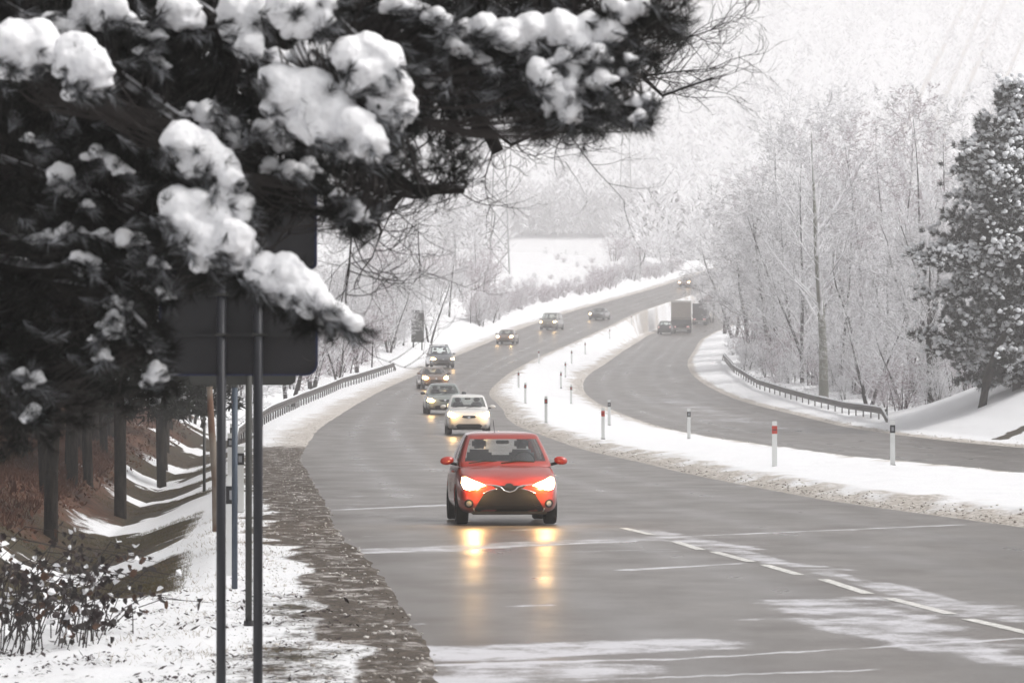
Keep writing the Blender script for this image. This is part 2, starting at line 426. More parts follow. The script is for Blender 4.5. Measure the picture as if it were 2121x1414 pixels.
Yrows = np.concatenate([np.arange(-30, 18, 3), np.arange(18, 120, .3), np.arange(120, 330, 1.2), np.arange(330, 700, 3), np.arange(700, 2650, 32)])
nseg = [3, 5, 5, 14, 8, 8, 10, 14, 6, 8, 8, 8, 14, 8, 5, 7, 5, 6, 8, 10, 8, 4]
def build_ground():
    xs, zs = brks(Yrows)
    cols = []
    seg = [26, 14, 22, 30, 10, 6, 5, 10, 16, 8, 6, 5, 10, 14, 6, 5, 8, 5, 8, 12, 14, 14, 26]
    for k in range(len(xs) - 1):
        for j in range(seg[k]):
            cols.append(xs[k] + (xs[k + 1] - xs[k]) * j / seg[k])
    cols.append(xs[-1])
    X = np.stack(cols, 1); Yg = np.repeat(Yrows[:, None], X.shape[1], 1)
    Z = H(X, Yg)
    n, m = X.shape
    V = np.stack([X, Yg, Z], -1).reshape(-1, 3)
    idx = np.arange(n * m).reshape(n, m)
    Q = np.stack([idx[:-1, :-1], idx[:-1, 1:], idx[1:, 1:], idx[1:, :-1]], -1).reshape(-1, 4)
    me = np_mesh('ground', V, Q, True)
    eL, eR, gL, hR = fEL(Yg), fER(Yg), fGL(Yg), fHR(Yg)
    dl = eL - X                       # distance left of the road edge
    n1 = fbm(X * .5, Yg * .25, 2, 4); n2 = fbm(X * 1.6, Yg * .7, 5, 4)
    snow = np.full_like(X, .92)
    # near snowy strip speckled with litter
    near = 1 - sstep(36, 44, Yg)
    snow = snow - near * sstep(.5, 1.2, dl) * (.16 + .5 * (n1 - .4)) - near * .28 * (1 - sstep(1.0, 2.0, dl))
    # brown bands across the ditch
    band = np.zeros_like(Yg)
    wob = Yg + (n1 - .5) * 9 + (n2 - .5) * 6 + (dl - 3.8) * .9 * sstep(3.8, 8, dl)
    for a, b in ((38.5, 51), (56, 68), (78, 85), (91, 99), (106, 117), (123, 134), (141, 150)):
        band = np.maximum(band, sstep(a - .8, a + .8, wob) * (1 - sstep(b - .8, b + .8, wob)))
    left = sstep(1.9, 2.8, dl)
    snow = snow - .22 * left * sstep(44, 50, Yg) * (1 - sstep(140, 170, Yg)) * (.4 + 1.2 * np.abs(n2 - .5) + (n1 - .4))
    snow = snow - band * left * .85
    # forest floor, hardly any snow
    fst = np.interp(Yg, [40, 55, 60, 100, 150], [7.5, 6.8, 4.6, 4.6, 5.5])
    ff = sstep(-.6, .8, dl - fst + (n1 - .5) * 2.4) * sstep(40, 46, Yg) * (1 - sstep(150, 180, Yg))
    snow = snow * (1 - .9 * ff)
    mw = np.interp(Yg, [22, 30, 40, 60, 90, 120], [.60, .75, .95, 1.25, 1.8, 1.9])
    mud = (1 - sstep(mw * .75, mw * 1.25, dl + (n2 - .5) * mw * 1.1 + (n1 - .5) * mw * .6)) * (dl > -.6) * (1 - sstep(118, 140, Yg))
    gravel = mud * 1.0
    # dirty snow banks beside the carriageways
    dm = np.minimum(np.abs(X - eR), np.abs(X - gL))
    dirt = np.where((X > eR - .5) & (X < gL + .5), 1 - sstep(.0, 1.9, dm + (n2 - .5) * 2.2), 0)
    dirt = np.maximum(dirt, np.where((dl > -.5) & (Yg > 110), 1 - sstep(.3, 2.6, dl + (n2 - .5) * 1.6), 0) * .9)
    dirt = np.maximum(dirt, np.where(X > hR - .5, 1 - sstep(.1, .9, X - hR + (n2 - .5) * .6), 0))
    # bare strip of the path up the right bank
    pr = X - (hR + 2.2 + (Yg - 148) * .55)
    strip = (1 - sstep(.55, 1.0, np.abs(pr))) * (X > hR + 1.0) * (Yg > 100) * (Yg < 190)
    snow = snow * (1 - .95 * strip)
    col = me.color_attributes.new('cover', 'FLOAT_COLOR', 'POINT')
    d = np.stack([np.clip(snow, 0, 1), np.clip(gravel, 0, 1), np.clip(dirt, 0, 1), np.clip(ff, 0, 1)], -1).reshape(-1, 4).astype(np.float32)
    col.data.foreach_set('color', d.ravel())
    t = NT('ground_cover'); t.set(Roughness=.85)
    a = t.n('ShaderNodeAttribute', attribute_name='cover'); sp_ = t.n('ShaderNodeSeparateColor')
    t.l(a.outputs['Color'], sp_.inputs[0])
    nf = t.noise(3.0, 6, stretch=(1, .5, 1), rough=.7); nfine = t.noise(22, 5, rough=.7)
    nm = t.math('ADD', t.math('MULTIPLY', nf, .55), t.math('MULTIPLY', nfine, .45))
    thr = t.math('ADD', sp_.outputs[0], t.math('MULTIPLY', t.math('SUBTRACT', nm, .5), 1.5))
    ksnow = t.ramp(thr, .38, .62)
    # earth and grass
    e1 = t.mix(t.ramp(t.noise(.6, 5), .4, .6), (.07, .052, .014), (.085, .05, .022))
    earth = t.mix(t.ramp(t.noise(7, 5, rough=.7), .35, .7), (.014, .010, .006), e1)
    litter = t.mix(t.ramp(t.noise(5, 5, rough=.7), .35, .65), (.035, .016, .009), (.15, .055, .022))
    ground = t.mix(a.outputs['Alpha'], earth, litter)
    snowc = t.mix(t.noise(2, 4), (.78, .79, .82), (.90, .90, .91))
    dirts = t.mix(t.ramp(t.noise(9, 7, rough=.8), .40, .58), (.27, .23, .19), (.68, .64, .60))
    kd = t.ramp(t.math('ADD', sp_.outputs[2], t.math('MULTIPLY', t.math('SUBTRACT', nm, .5), 1.2)), .25, .95)
    snow2 = t.mix(kd, snowc, dirts)
    base = t.mix(ksnow, ground, snow2)
    gr1 = t.mix(t.ramp(t.noise(14, 6, rough=.75), .35, .65), (.018, .012, .008), (.12, .093, .07))
    gr2 = t.mix(t.ramp(t.noise(2.2, 7, stretch=(1, .6, 1), rough=.75), .50, .66), gr1, (.50, .47, .45))
    kg = t.ramp(t.math('ADD', sp_.outputs[1], t.math('MULTIPLY', t.math('SUBTRACT', nm, .5), 2.2)), .3, .62)
    base = t.mix(kg, base, gr2)
    t.l(base, t.b.inputs['Base Color'])
    t.bump(nm, .6, .06)
    o = link('ground', me, t.m)
    tag(o, kind='structure')
build_ground()

def seg_dist(X, Y, a, b):
    ax, ay = a; bx, by = b
    dx, dy = bx - ax, by - ay
    L = dx * dx + dy * dy
    t_ = np.clip(((X - ax) * dx + (Y - ay) * dy) / L, 0, 1)
    return np.hypot(X - ax - t_ * dx, Y - ay - t_ * dy), t_
def flat(px, py):
    Y = CAMZ * F / (py - 803.0)
    return ((px - 1060.5) / F * Y, Y)
def road_mat():
    t = NT('wet_asphalt')
    a = t.n('ShaderNodeAttribute', attribute_name='slush'); sp_ = t.n('ShaderNodeSeparateColor')
    t.l(a.outputs['Color'], sp_.inputs[0])
    nx = t.noise(1.3, 7, stretch=(1.2, .9, 1), rough=.72)       # wind-blown, running across the road
    nf = t.noise(30, 5, rough=.7)
    nl = t.noise(.35, 4, stretch=(2.2, .3, 1))
    trk = sp_.outputs[2]
    th = t.math('ADD', sp_.outputs[0], t.math('MULTIPLY', t.math('SUBTRACT', t.math('ADD', t.math('MULTIPLY', nx, .75), t.math('MULTIPLY', nf, .25)), .5), 2.1))
    ks = t.ramp(th, .40, .85)
    asp = t.mix(t.ramp(nf, .3, .7), (.050, .041, .035), (.125, .107, .093))
    asp = t.mix(t.ramp(nl, .35, .65), asp, (.105, .092, .082))
    blot = t.ramp(t.noise(.9, 6, stretch=(1, .6, 1), rough=.7), .42, .62)
    asp = t.mix(t.math('MULTIPLY', blot, .45), asp, (.20, .182, .168))
    asp = t.mix(t.math('MULTIPLY', trk, t.math('ADD', t.math('MULTIPLY', blot, .3), .45)), asp, (.052, .044, .038))
    asp = t.mix(t.math('MULTIPLY', sp_.outputs[1], .95), asp, (.07, .056, .045))
    c = t.mix(t.math('MULTIPLY', ks, .75), asp, (.74, .74, .78))
    t.l(c, t.b.inputs['Base Color'])
    rg = t.n('ShaderNodeMapRange'); t.l(t.noise(.8, 4, stretch=(1, .5, 1)), rg.inputs[0])
    rg.inputs['To Min'].default_value = .24; rg.inputs['To Max'].default_value = .50
    t.l(t.math('SUBTRACT', t.math('ADD', rg.outputs[0], t.math('MULTIPLY', ks, .3)), t.math('MULTIPLY', trk, .10)), t.b.inputs['Roughness'])
    t.bump(nf, .12, .004)
    return t.m
M_ROAD = road_mat()
def build_road(name, fa, fb, fz, Ys, ncol, marks):
    a = fa(Ys) - .55; b = fb(Ys) + .35
    s = np.linspace(0, 1, ncol)
    X = a[:, None] + (b - a)[:, None] * s[None, :]
    Yg = np.repeat(Ys[:, None], ncol, 1)
    Z = np.repeat(fz(Ys)[:, None], ncol, 1)
    n, m = X.shape
    idx = np.arange(n * m).reshape(n, m)
    Q = np.stack([idx[:-1, :-1], idx[:-1, 1:], idx[1:, 1:], idx[1:, :-1]], -1).reshape(-1, 4)
    me = np_mesh(name, np.stack([X, Yg, Z], -1).reshape(-1, 3), Q, True)
    sl = marks(X, Yg)
    col = me.color_attributes.new('slush', 'FLOAT_COLOR', 'POINT')
    el = np.clip(1 - (X - fa(Ys)[:, None] + .5 * (fbm(X * 1.2, Yg * .8, 2, 4) - .5)) / .7, 0, 1) * (Yg < 120)
    q = X - fa(Ys)[:, None] + .35 * (fbm(X * .3, Yg * .05, 3, 2) - .5)
    wd = (fb(Ys) - fa(Ys))[:, None] / 9.2
    tk = sum(np.exp(-((q - c * wd) / .34) ** 2) for c in (1.5, 3.2, 5.6, 7.3)) * (.55 + .9 * (fbm(X * .6, Yg * .08, 6, 3) - .3))
    d = np.stack([np.clip(sl, 0, 1), el, np.clip(tk, 0, 1), el * 0 + 1], -1).reshape(-1, 4).astype(np.float32)
    col.data.foreach_set('color', d.ravel())
    o = link(name, me, M_ROAD)
    return tag(o, kind='structure')
def marks_left(X, Y):
    s = .16 + .12 * (fbm(X * .2, Y * .06, 6, 3) - .5)
    n = fbm(X * .8, Y * .8, 2, 4)
    def streak(p, q, w, amp, w2=None):
        nonlocal s
        a = flat(*p); b = flat(*q)
        d, tt = seg_dist(X, Y, a, b)
        ww = w if w2 is None else w + (w2 - w) * tt
        k = 1 - sstep(ww * .5, ww * 1.3, d + (n - .5) * ww * 1.1)
        s = np.maximum(s, k * amp)
    # frozen cracks across the carriageway, and one painted sheen
    streak((690, 972), (1330, 966), .35, .62)
    streak((700, 1055), (930, 1045), .3, .78)
    streak((745, 1145), (1300, 1120), .22, .75); streak((800, 1140), (1380, 1112), .75, .60); streak((650, 1000), (860, 1090), .8, .42); streak((1370, 1112), (1990, 1086), .10, .95)  # broad left streak: bluish road sheen painted into the slush mask
    streak((1290, 1180), (1530, 1166), .12, .85)
    streak((1100, 1145), (1640, 1128), .06, .7)
    streak((1080, 1345), (1430, 1318), .42, .0)
    # pale slush patches low in the frame
    streak((950, 1352), (1400, 1332), .85, .78); streak((930, 1410), (1200, 1385), .9, .70)
    streak((1340, 1367), (2130, 1320), .07, .9); streak((1180, 1408), (1800, 1386), .08, .9)
    streak((900, 1376), (1400, 1362), .10, .95)
    streak((1640, 1245), (1830, 1300), .75, .66); streak((1790, 1240), (1700, 1255), .5, .6)
    streak((1830, 1310), (2130, 1375), .5, .70); streak((2000, 1335), (2150, 1340), .5, .55)
    # broken slush running beside the lane line
    streak((1330, 1098), (1480, 1128), .45, .62); streak((1440, 1118), (1560, 1136), .25, .7); streak((1500, 1135), (1650, 1172), .28, .66); streak((1590, 1160), (1760, 1180), .2, .6); streak((1690, 1178), (1880, 1230), .22, .66); streak((1800, 1205), (1990, 1252), .25, .66); streak((1960, 1250), (2200, 1282), .7, .62)
    for k in range(26):                       # small wind streaks
        y0 = rnd.uniform(930, 1300); x0 = rnd.uniform(700, 1900)
        streak((x0, y0), (x0 + rnd.uniform(20, 70), y0 - rnd.uniform(0, 3)), .10, rnd.uniform(.5, .8))
    # thin dusting farther away
    s = s + .16 * sstep(80, 120, Y) * sstep(.45, .65, fbm(X * .25, Y * .35, 1, 4)) + .06 * sstep(150, 300, Y)
    return s
def marks_right(X, Y):
    s = .14 + .12 * (fbm(X * .2, Y * .06, 5, 3) - .5)
    s = s + sstep(160, 185, Y) * (1 - sstep(330, 420, Y)) * (.20 * sstep(.4, .6, fbm(X * .3, Y * .3, 7, 4)) + .30 * np.exp(-((X - fGL(Y) - 5.0) / 2.0) ** 2) * (1 - sstep(225, 300, Y)))
    return s + .08 * sstep(250, 350, Y)
YA = np.concatenate([np.arange(10, 22, .5), np.arange(22, 75, .14), np.arange(75, 130, .5), np.arange(130, 725, 2)])
build_road('road', fEL, fER, fZL, YA, 90, marks_left)
YB = np.concatenate([np.arange(10, 90, 3), np.arange(90, 330, .8), np.arange(330, 725, 3)])
build_road('far_carriageway', fGL, fHR, fZR, YB, 40, marks_right)
# lane dashes
M_LINE = None
t = NT('road_paint'); t.set(Roughness=.55)
t.l(t.mix(t.ramp(t.noise(12, 5, rough=.7), .35, .6), (.42, .41, .39), (.78, .77, .74)), t.b.inputs['Base Color']); M_LINE = t.m
dash = [((1290, 1093), (1350, 1107)), ((1398, 1121), (1452, 1138)), ((1478, 1142), (1556, 1163)), ((1583, 1169), (1655, 1190)), ((1704, 1199), (1798, 1229)), ((1840, 1238), (1970, 1271)), ((2003, 1281), (2150, 1315))]
bm = bmesh.new()
def add_dash(a, b, w, z0, z1):
    d = Vector((b[0] - a[0], b[1] - a[1], 0)).normalized(); nn = Vector((-d.y, d.x, 0)) * w / 2
    bm.faces.new([bm.verts.new(Vector((p[0], p[1], z)) + s * nn) for p, s, z in ((a, 1, z0), (a, -1, z0), (b, -1, z1), (b, 1, z1))])
for a, b in dash: add_dash(flat(*a), flat(*b), .13, .004, .004)
bmesh.ops.recalc_face_normals(bm, faces=bm.faces)
for f_ in bm.faces:
    if f_.normal.z < 0: f_.normal_flip()
tag(link('lane_marking', bm_mesh('lane_marking', bm), M_LINE), kind='structure')

# ---------------------------------------------------------------- hillside wood and pylons far behind
def far_wood(label, n, fy, fx, hts, mat, seed, tris=70):
    r = np.random.default_rng(seed)
    Y = fy(r, n); X = fx(r, n, Y); Z = H(X, Y)
    h = r.uniform(hts[0], hts[1], n)
    V = []; 
    k = tris
    t_ = r.uniform(.0, 1, (n, k)); az = r.uniform(0, 2 * np.pi, (n, k))
    con = (r.random(n) < .25)[:, None]
    prof = np.where(con, (1 - t_) * .24, np.sin(np.pi * np.clip(t_ * .85 + .12, 0, 1)) * .30) * h[:, None]
    rad = prof * np.sqrt(r.uniform(.1, 1, (n, k)))
    c = np.stack([X[:, None] + rad * np.cos(az), Y[:, None] + rad * np.sin(az), Z[:, None] + h[:, None] * (.08 + .92 * t_)], -1)
    ln = (h[:, None] * r.uniform(.07, .16, (n, k)))
    d = np.stack([np.cos(az) * .6, np.sin(az) * .6, np.where(con, -.3, r.uniform(.2, 1.0, (n, k)))], -1)
    d /= np.linalg.norm(d, axis=-1, keepdims=True)
    w = r.normal(0, 1, (n, k, 3)); w = np.cross(d, w); w /= np.linalg.norm(w, axis=-1, keepdims=True) + 1e-6
    w = w * (ln * np.where(con, .22, .13))[..., None]
    a = c - w; b = c + w; e = c + d * ln[..., None]
    V = np.stack([a, b, e], 2).reshape(-1, 3)
    me = np_mesh('wood', V, np.arange(len(V)).reshape(-1, 3))
    o = link('hillside_wood', me, mat)
    tag(o, label, 'trees', kind='stuff')
    return o
def wedge(r, n, Y, lo=-.2, hi=.2):
    return r.uniform(lo, hi, n) * Y
def clearing(X, Y):
    return (X > -2 - (Y - 860) * .02) & (X < 21.5)
def wood_y(r, n): return 925 + (r.random(n) ** 1.3) * 900
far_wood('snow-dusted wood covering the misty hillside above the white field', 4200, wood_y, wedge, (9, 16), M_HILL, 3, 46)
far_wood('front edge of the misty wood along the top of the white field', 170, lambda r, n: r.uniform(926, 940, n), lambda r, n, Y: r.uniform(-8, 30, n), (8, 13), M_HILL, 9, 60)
def mid_y(r, n): return r.uniform(700, 845, n)
def mid_x(r, n, Y):
    x = r.uniform(-.18, .18, n) * Y
    c = (x > -3) & (x < 24)
    return np.where(c, np.where(r.random(n) < .5, x - 27, x + 26), x)
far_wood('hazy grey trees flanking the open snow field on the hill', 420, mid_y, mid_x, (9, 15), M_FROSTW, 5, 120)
def mid2_x(r, n, Y): return r.uniform(-2, 24, n)
far_wood('low misty bushes in front of the white snow field', 24, lambda r, n: r.uniform(700, 760, n), mid2_x, (1.0, 1.8), M_FROST, 6, 160)

def pylon(label, px, pby, Y, hgt, wid):
    b = P(px, pby, Y); b.z = h1(b.x, Y)
    root = empty('pylon', b)
    tag(root, label, 'pylon', 'power pylons in the mist')
    for sx in (-1, 1):
        for sy in (-1, 1):
            bm = bmesh.new(); bm_cyl(bm, (sx * wid / 2, sy * wid / 2, -1), (sx * wid * .12, sy * wid * .12, hgt), .14, .10, 5)
            link('leg', bm_mesh('pylon_leg', bm), M_PYLON, root)
    bm = bmesh.new(); z = 0; k = 0
    while z < hgt - 3:
        dz = 3.2 - z * .03; w0 = wid * (.5 - .38 * z / hgt); w1 = wid * (.5 - .38 * (z + dz) / hgt)
        for s in (-1, 1):
            bm_cyl(bm, (-w0, s * w0, z), (w1, s * w1, z + dz), .05, n=4); bm_cyl(bm, (w0, s * w0, z), (-w1, s * w1, z + dz), .05, n=4)
            bm_cyl(bm, (s * w0, -w0, z), (s * w1, w1, z + dz), .05, n=4)
        z += dz
    link('bracing', bm_mesh('bracing', bm), M_PYLON, root)
    for zz, ww in ((hgt - 9, 6), (hgt - 5.5, 4.5), (hgt - 2, 3)):
        bm = bmesh.new(); bm_cyl(bm, (-ww, 0, zz), (ww, 0, zz), .12, n=4); bm_cyl(bm, (-ww, 0, zz), (0, 0, zz + 1.5), .07, n=4); bm_cyl(bm, (ww, 0, zz), (0, 0, zz + 1.5), .07, n=4)
        link('crossarm', bm_mesh('crossarm', bm), M_PYLON, root)
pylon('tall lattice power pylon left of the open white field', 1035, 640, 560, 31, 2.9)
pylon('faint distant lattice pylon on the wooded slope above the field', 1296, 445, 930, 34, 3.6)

# ---------------------------------------------------------------- bare and frosted trees
def prisms(segs, sides):
    """segs: array (n,8) p0 p1 r0 r1"""
    s = np.asarray(segs, dtype=float)
    p0, p1, r0, r1 = s[:, :3], s[:, 3:6], s[:, 6], s[:, 7]
    d = p1 - p0; d /= np.linalg.norm(d, axis=1, keepdims=True) + 1e-9
    up = np.where(np.abs(d[:, 2:3]) < .95, np.array([[0, 0, 1.]]), np.array([[1., 0, 0]]))
    a = np.cross(d, up); a /= np.linalg.norm(a, axis=1, keepdims=True) + 1e-9
    b = np.cross(a, d)
    ang = np.arange(sides) * 2 * np.pi / sides + (np.pi / 2 if sides == 3 else np.pi / 4) + (np.pi if sides == 3 else 0)
    c, sn = np.cos(ang), np.sin(ang)
    off = a[:, None, :] * c[None, :, None] + b[:, None, :] * sn[None, :, None]
    V = np.concatenate([p0[:, None] + off * r0[:, None, None], p1[:, None] + off * r1[:, None, None]], 1).reshape(-1, 3)
    n = len(s); base = (np.arange(n) * 2 * sides)[:, None]
    k = np.arange(sides)
    Q = np.stack([base + k, base + (k + 1) % sides, base + sides + (k + 1) % sides, base + sides + k], -1).reshape(-1, 4)
    return V, Q
def grow(seed, hgt, trunk_r, nl=(16, 9, 7, 4), lens=(.36, .45, .42, .5), ups=(.5, .35, .25, .2), start=.25, wob=.10, lean=(0, 0), spread=1.0, tip_r=.009, forks=1, grav=0.0):
    r = random.Random(seed)
    levels = [[] for _ in range(5)]
    def branch(p, d, L, rad, lv):
        nsg = [9, 5, 3, 2, 1][lv]
        pts = [Vector(p)]; dd = Vector(d).normalized(); rr = [rad]
        for i in range(nsg):
            w = Vector((r.gauss(0, 1), r.gauss(0, 1), r.gauss(0, .7))) * wob * (1 if lv else .45)
            dd = (dd + w + Vector((0, 0, ups[min(lv, len(ups) - 1)] * .12 - grav * (lv >= 2) * .2))).normalized()
            pts.append(pts[-1] + dd * L / nsg)
            f = 1 - (i + 1) / nsg
            rr.append(max(tip_r, rad * (.05 + .95 * f) if lv == 0 else rad * (.3 + .7 * f)))
        for i in range(nsg):
            levels[lv].append((*pts[i], *pts[i + 1], rr[i], rr[i + 1]))
        if lv >= len(nl): return
        for k in range(nl[lv]):
            s0 = start if lv == 0 else .18
            t_ = s0 + (1 - s0) * ((k + r.random()) / nl[lv])
            i = min(int(t_ * nsg), nsg - 1); q = pts[i].lerp(pts[i + 1], t_ * nsg - i)
            ax = (pts[i + 1] - pts[i]).normalized()
            side = Vector((r.gauss(0, 1), r.gauss(0, 1), r.gauss(0, .4)))
            side = (side - ax * side.dot(ax)).normalized()
            u = ups[lv]
            nd = (ax * (.55 + .3 * r.random()) + side * spread * (.8 + .3 * r.random()) + Vector((0, 0, u * .5))).normalized()
            LL = L * lens[lv] * (1.15 - .55 * t_ if lv == 0 else 1.1 - .5 * t_) * r.uniform(.7, 1.2)
            branch(q, nd, LL, max(tip_r, rr[i] * (.42 if lv == 0 else .5)), lv + 1)
    for k in range(forks):
        a = 2 * math.pi * k / max(forks, 1) + r.random()
        ld = Vector((lean[0] + (.25 * math.cos(a) if forks > 1 else 0), lean[1] + (.25 * math.sin(a) if forks > 1 else 0), 1))
        branch((0.12 * math.cos(a) * (forks > 1), .12 * math.sin(a) * (forks > 1), -.4), ld, hgt * (1 if k == 0 else r.uniform(.75, .95)), trunk_r, 0)
    return levels
def tree_meshes(levels):
    V0, Q0 = prisms(levels[0], 8)
    tr = np_mesh('trunk', V0, Q0, True)
    Vs, Qs, off = [], [], 0
    for lv, sd in ((1, 5), (2, 4), (3, 3), (4, 3)):
        if levels[lv]:
            V, Q = prisms(levels[lv], sd); Vs.append(V); Qs.append(Q + off); off += len(V)
    cr = np_mesh('crown', np.concatenate(Vs), np.concatenate(Qs), False)
    return tr, cr
def make_tree(name, meshes, mats):
    root = empty(name, (0, 0, 0))
    for nm, me, m in zip(('trunk', 'crown'), meshes, mats):
        link(nm, me, m, root)
    return root
protos = {}
protos['upright'] = [make_tree('frosted_tree', tree_meshes(grow(11 + k, 15, .17, (20, 9, 6, 3), (.34, .42, .40, .5), (.9, .5, .3, .2), start=.22, wob=.09, tip_r=.011)), (M_BARKS, M_FROST)) for k in range(2)]
protos['broad'] = [make_tree('frosted_tree', tree_meshes(grow(21 + k, 14, .22, (14, 9, 7, 3), (.48, .46, .42, .5), (.45, .25, .15, .1), start=.12, wob=.17, tip_r=.012, forks=2, spread=1.05)), (M_BARKS, M_FROSTW)) for k in range(2)]
protos['lilac'] = [make_tree('frosted_tree', tree_meshes(grow(31, 15, .15, (20, 10, 6, 3), (.32, .42, .40, .5), (1.1, .6, .4, .2), start=.15, wob=.09, tip_r=.010)), (M_BARKS, M_FROSTP))]
protos['pale'] = [make_tree('frosted_tree', tree_meshes(grow(41, 17, .30, (20, 9, 6, 3), (.40, .44, .40, .5), (.9, .45, .25, .2), start=.25, wob=.07, tip_r=.012)), (M_GREYBARK, M_FROSTW))]
protos['dark'] = [make_tree('frosted_tree', tree_meshes(grow(45, 13, .36, (13, 9, 7, 3), (.5, .46, .42, .5), (.4, .25, .15, .1), start=.22, wob=.18, tip_r=.012, forks=2)), (M_PINEBARK, M_FROST))]
protos['shrub'] = [make_tree('frosted_shrub', tree_meshes(grow(51 + k, 2.6, .035, (8, 6, 5), (.55, .5, .45), (.6, .3, .2), start=.05, wob=.16, tip_r=.008, forks=5, spread=1.1)), (M_BARKS, (M_FROSTW, M_FROSTP)[k])) for k in range(2)]
used = set()
def place(kind, k, loc, s, rz, label, cat, group, sz=None):
    lst = protos[kind]; src = lst[k % len(lst)]
    o = src if id(src) not in used else copy_tree(src)
    used.add(id(src))
    o.location = loc; o.rotation_euler = (0, 0, rz); o.scale = (s, s, sz or s)
    tag(o, label, cat, group)
    return o
def tree_at(kind, k, px, Y, top, label, group, width=1.0, rz=None):
    """px at the trunk, top = photo y of the crown's tip"""
    x = (px - 1060.5) / F * Y
    z = h1(x, Y)
    ztop = P(px, top, Y).z
    nat = {'upright': 17, 'broad': 16, 'lilac': 17, 'pale': 19.5, 'dark': 15.5, 'shrub': 3.4}[kind]
    sz = (ztop - z) / nat
    return place(kind, k, (x, Y, z - .1), sz * width, rnd.uniform(0, 6.28) if rz is None else rz, label, 'shrub' if kind == 'shrub' else 'tree', group, sz)
G1 = 'frosted trees right of the far carriageway'
T = [
 ('pale', 0, 1706, 232, 170, 'tallest pale frosted tree with a thick grey-green trunk behind the guardrail', 1.05),
 ('dark', 0, 1928, 190, 400, 'dark double-trunked frosted tree behind the end of the guardrail', .95),
 ('broad', 1, 1945, 194, 300, 'snowy broad tree just left of the big snow-laden pine', .9),
 ('upright', 0, 1740, 240, 300, 'slim frosted tree directly right of the pale grey-green trunk', .8),
 ('upright', 1, 1662, 262, 250, 'slim dark-trunked frosted tree left of the pale grey-green trunk', .9),
 ('upright', 0, 1645, 290, 330, 'thin frosted tree behind the middle of the right guardrail', 1),
 ('broad', 0, 1560, 330, 420, 'spreading white frosted tree behind the far end of the right guardrail', 1.1),
 ('broad', 1, 1610, 300, 330, 'wide frosted tree whose white limbs reach over the carriageway', 1.15),
 ('lilac', 0, 1790, 250, 210, 'lilac-tinged frosted tree between the pale trunk and the dark double trunk', 1),
 ('upright', 1, 1850, 245, 180, 'tall fine-twigged tree rising above the dark double trunk', .95),
 ('lilac', 0, 1910, 240, 150, 'tall lilac-grey tree behind the left side of the snow-laden pine', 1),
 ('upright', 0, 1960, 255, 190, 'tall grey bare tree behind the snow-laden pine', .9),
 ('broad', 1, 1800, 215, 560, 'low dense frosted tree over the shrubs beside the guardrail', 1.2),
 ('broad', 0, 1870, 205, 610, 'low twiggy frosted tree left of the dark double trunk', 1.2),
 ('upright', 1, 2010, 235, 210, 'bare tree mostly hidden behind the top of the snow-laden pine', 1),
 ('pale', 0, 2085, 215, 120, 'bare tree reaching in above the pine at the right edge', 1),
 ('upright', 0, 1620, 345, 220, 'tall hazy frosted tree left of the tallest pale tree', 1),
 ('lilac', 0, 1580, 380, 330, 'hazy lilac frosted tree near where the carriageway disappears', 1.1),
 ('broad', 1, 1520, 430, 440, 'hazy white tree leaning over the carriageway by the lorries', 1.1),
 ('broad', 0, 1500, 470, 500, 'far hazy tree at the left end of the frosted row', 1.1),
 ('upright', 1, 1550, 470, 400, 'far slim hazy tree behind the lorries', 1.1),
 ('upright', 0, 1510, 560, 500, 'farthest misty tree beyond the lorries', 1.2),
 ('broad', 1, 1700, 300, 320, 'broad frosted tree filling the gap left of the pale trunk', 1.1),
 ('broad', 0, 1680, 270, 440, 'frosted tree with low branches right behind the guardrail bend', 1.1),
 ('broad', 1, 1760, 275, 330, 'broad frosted tree behind the lilac tree', 1.1),
 ('upright', 1, 1735, 330, 190, 'high upright tree just right of the tallest pale tree', 1),
 ('lilac', 0, 1670, 350, 240, 'lilac haze of twigs behind the tallest pale tree', 1.1),
 ('lilac', 0, 1840, 300, 230, 'lilac-tinged tree deep behind the dark double trunk', 1.1),
 ('broad', 0, 1990, 225, 430, 'snowy tree tucked behind the snow-laden pine', 1.1),
 ('broad', 1, 2100, 205, 500, 'frosted tree hidden behind the pine at the right edge', 1.1),
 ('broad', 0, 1475, 520, 520, 'misty tree hanging over the far end of the median', 1.0),
]
for kd, k, px, Y, top, lab, w in T:
    tree_at(kd, k, px, Y, top, lab, G1, w)
r5 = random.Random(77)
for i in range(34):      # the rest of the frosted wood on the right
    Y = r5.uniform(205, 430); xx = float(fHR(Y)) + 6 + r5.uniform(0, 26); px = 1060.5 + xx / Y * F
    if px > 2160: continue
    tree_at(r5.choice(('broad', 'broad', 'lilac', 'upright')), i, px, Y, r5.uniform(330, 560), 'frosted tree among the crowded trunks of the wood on the right', G1, r5.uniform(1.0, 1.3))
for i in range(30):      # and on the left beyond the guardrail
    Y = r5.uniform(175, 420); xx = float(fEL(Y)) - 7.5 - r5.uniform(0, 16); px = 1060.5 + xx / Y * F
    if px < 500: continue
    tree_at(r5.choice(('broad', 'broad', 'lilac')), i, px, Y, 803 - r5.uniform(130, 260), 'frosted tree in the tangled wood left of the road', 'frosted trees left of the road beyond the sign', r5.uniform(1.1, 1.4))
G2 = 'frosted shrubs behind the right guardrail'
SP = ['nearest low frosted shrub by the end of the guardrail', 'frosted shrub at the foot of the dark double trunk']
shr = []
for i in range(44):
    f = i / 43
    Y = 178 + 175 * f + rnd.uniform(-4, 4)
    x = float(fHR(Y)) + 4.0 + rnd.uniform(0, 5.5)
    place('shrub', i, (x, Y, h1(x, Y) - .15), rnd.uniform(.7, 1.25), rnd.uniform(0, 6.28), 'frosted shrub in the thicket behind the %s of the right guardrail' % ('near end' if Y < 230 else 'middle' if Y < 290 else 'far end'), 'shrub', G2)
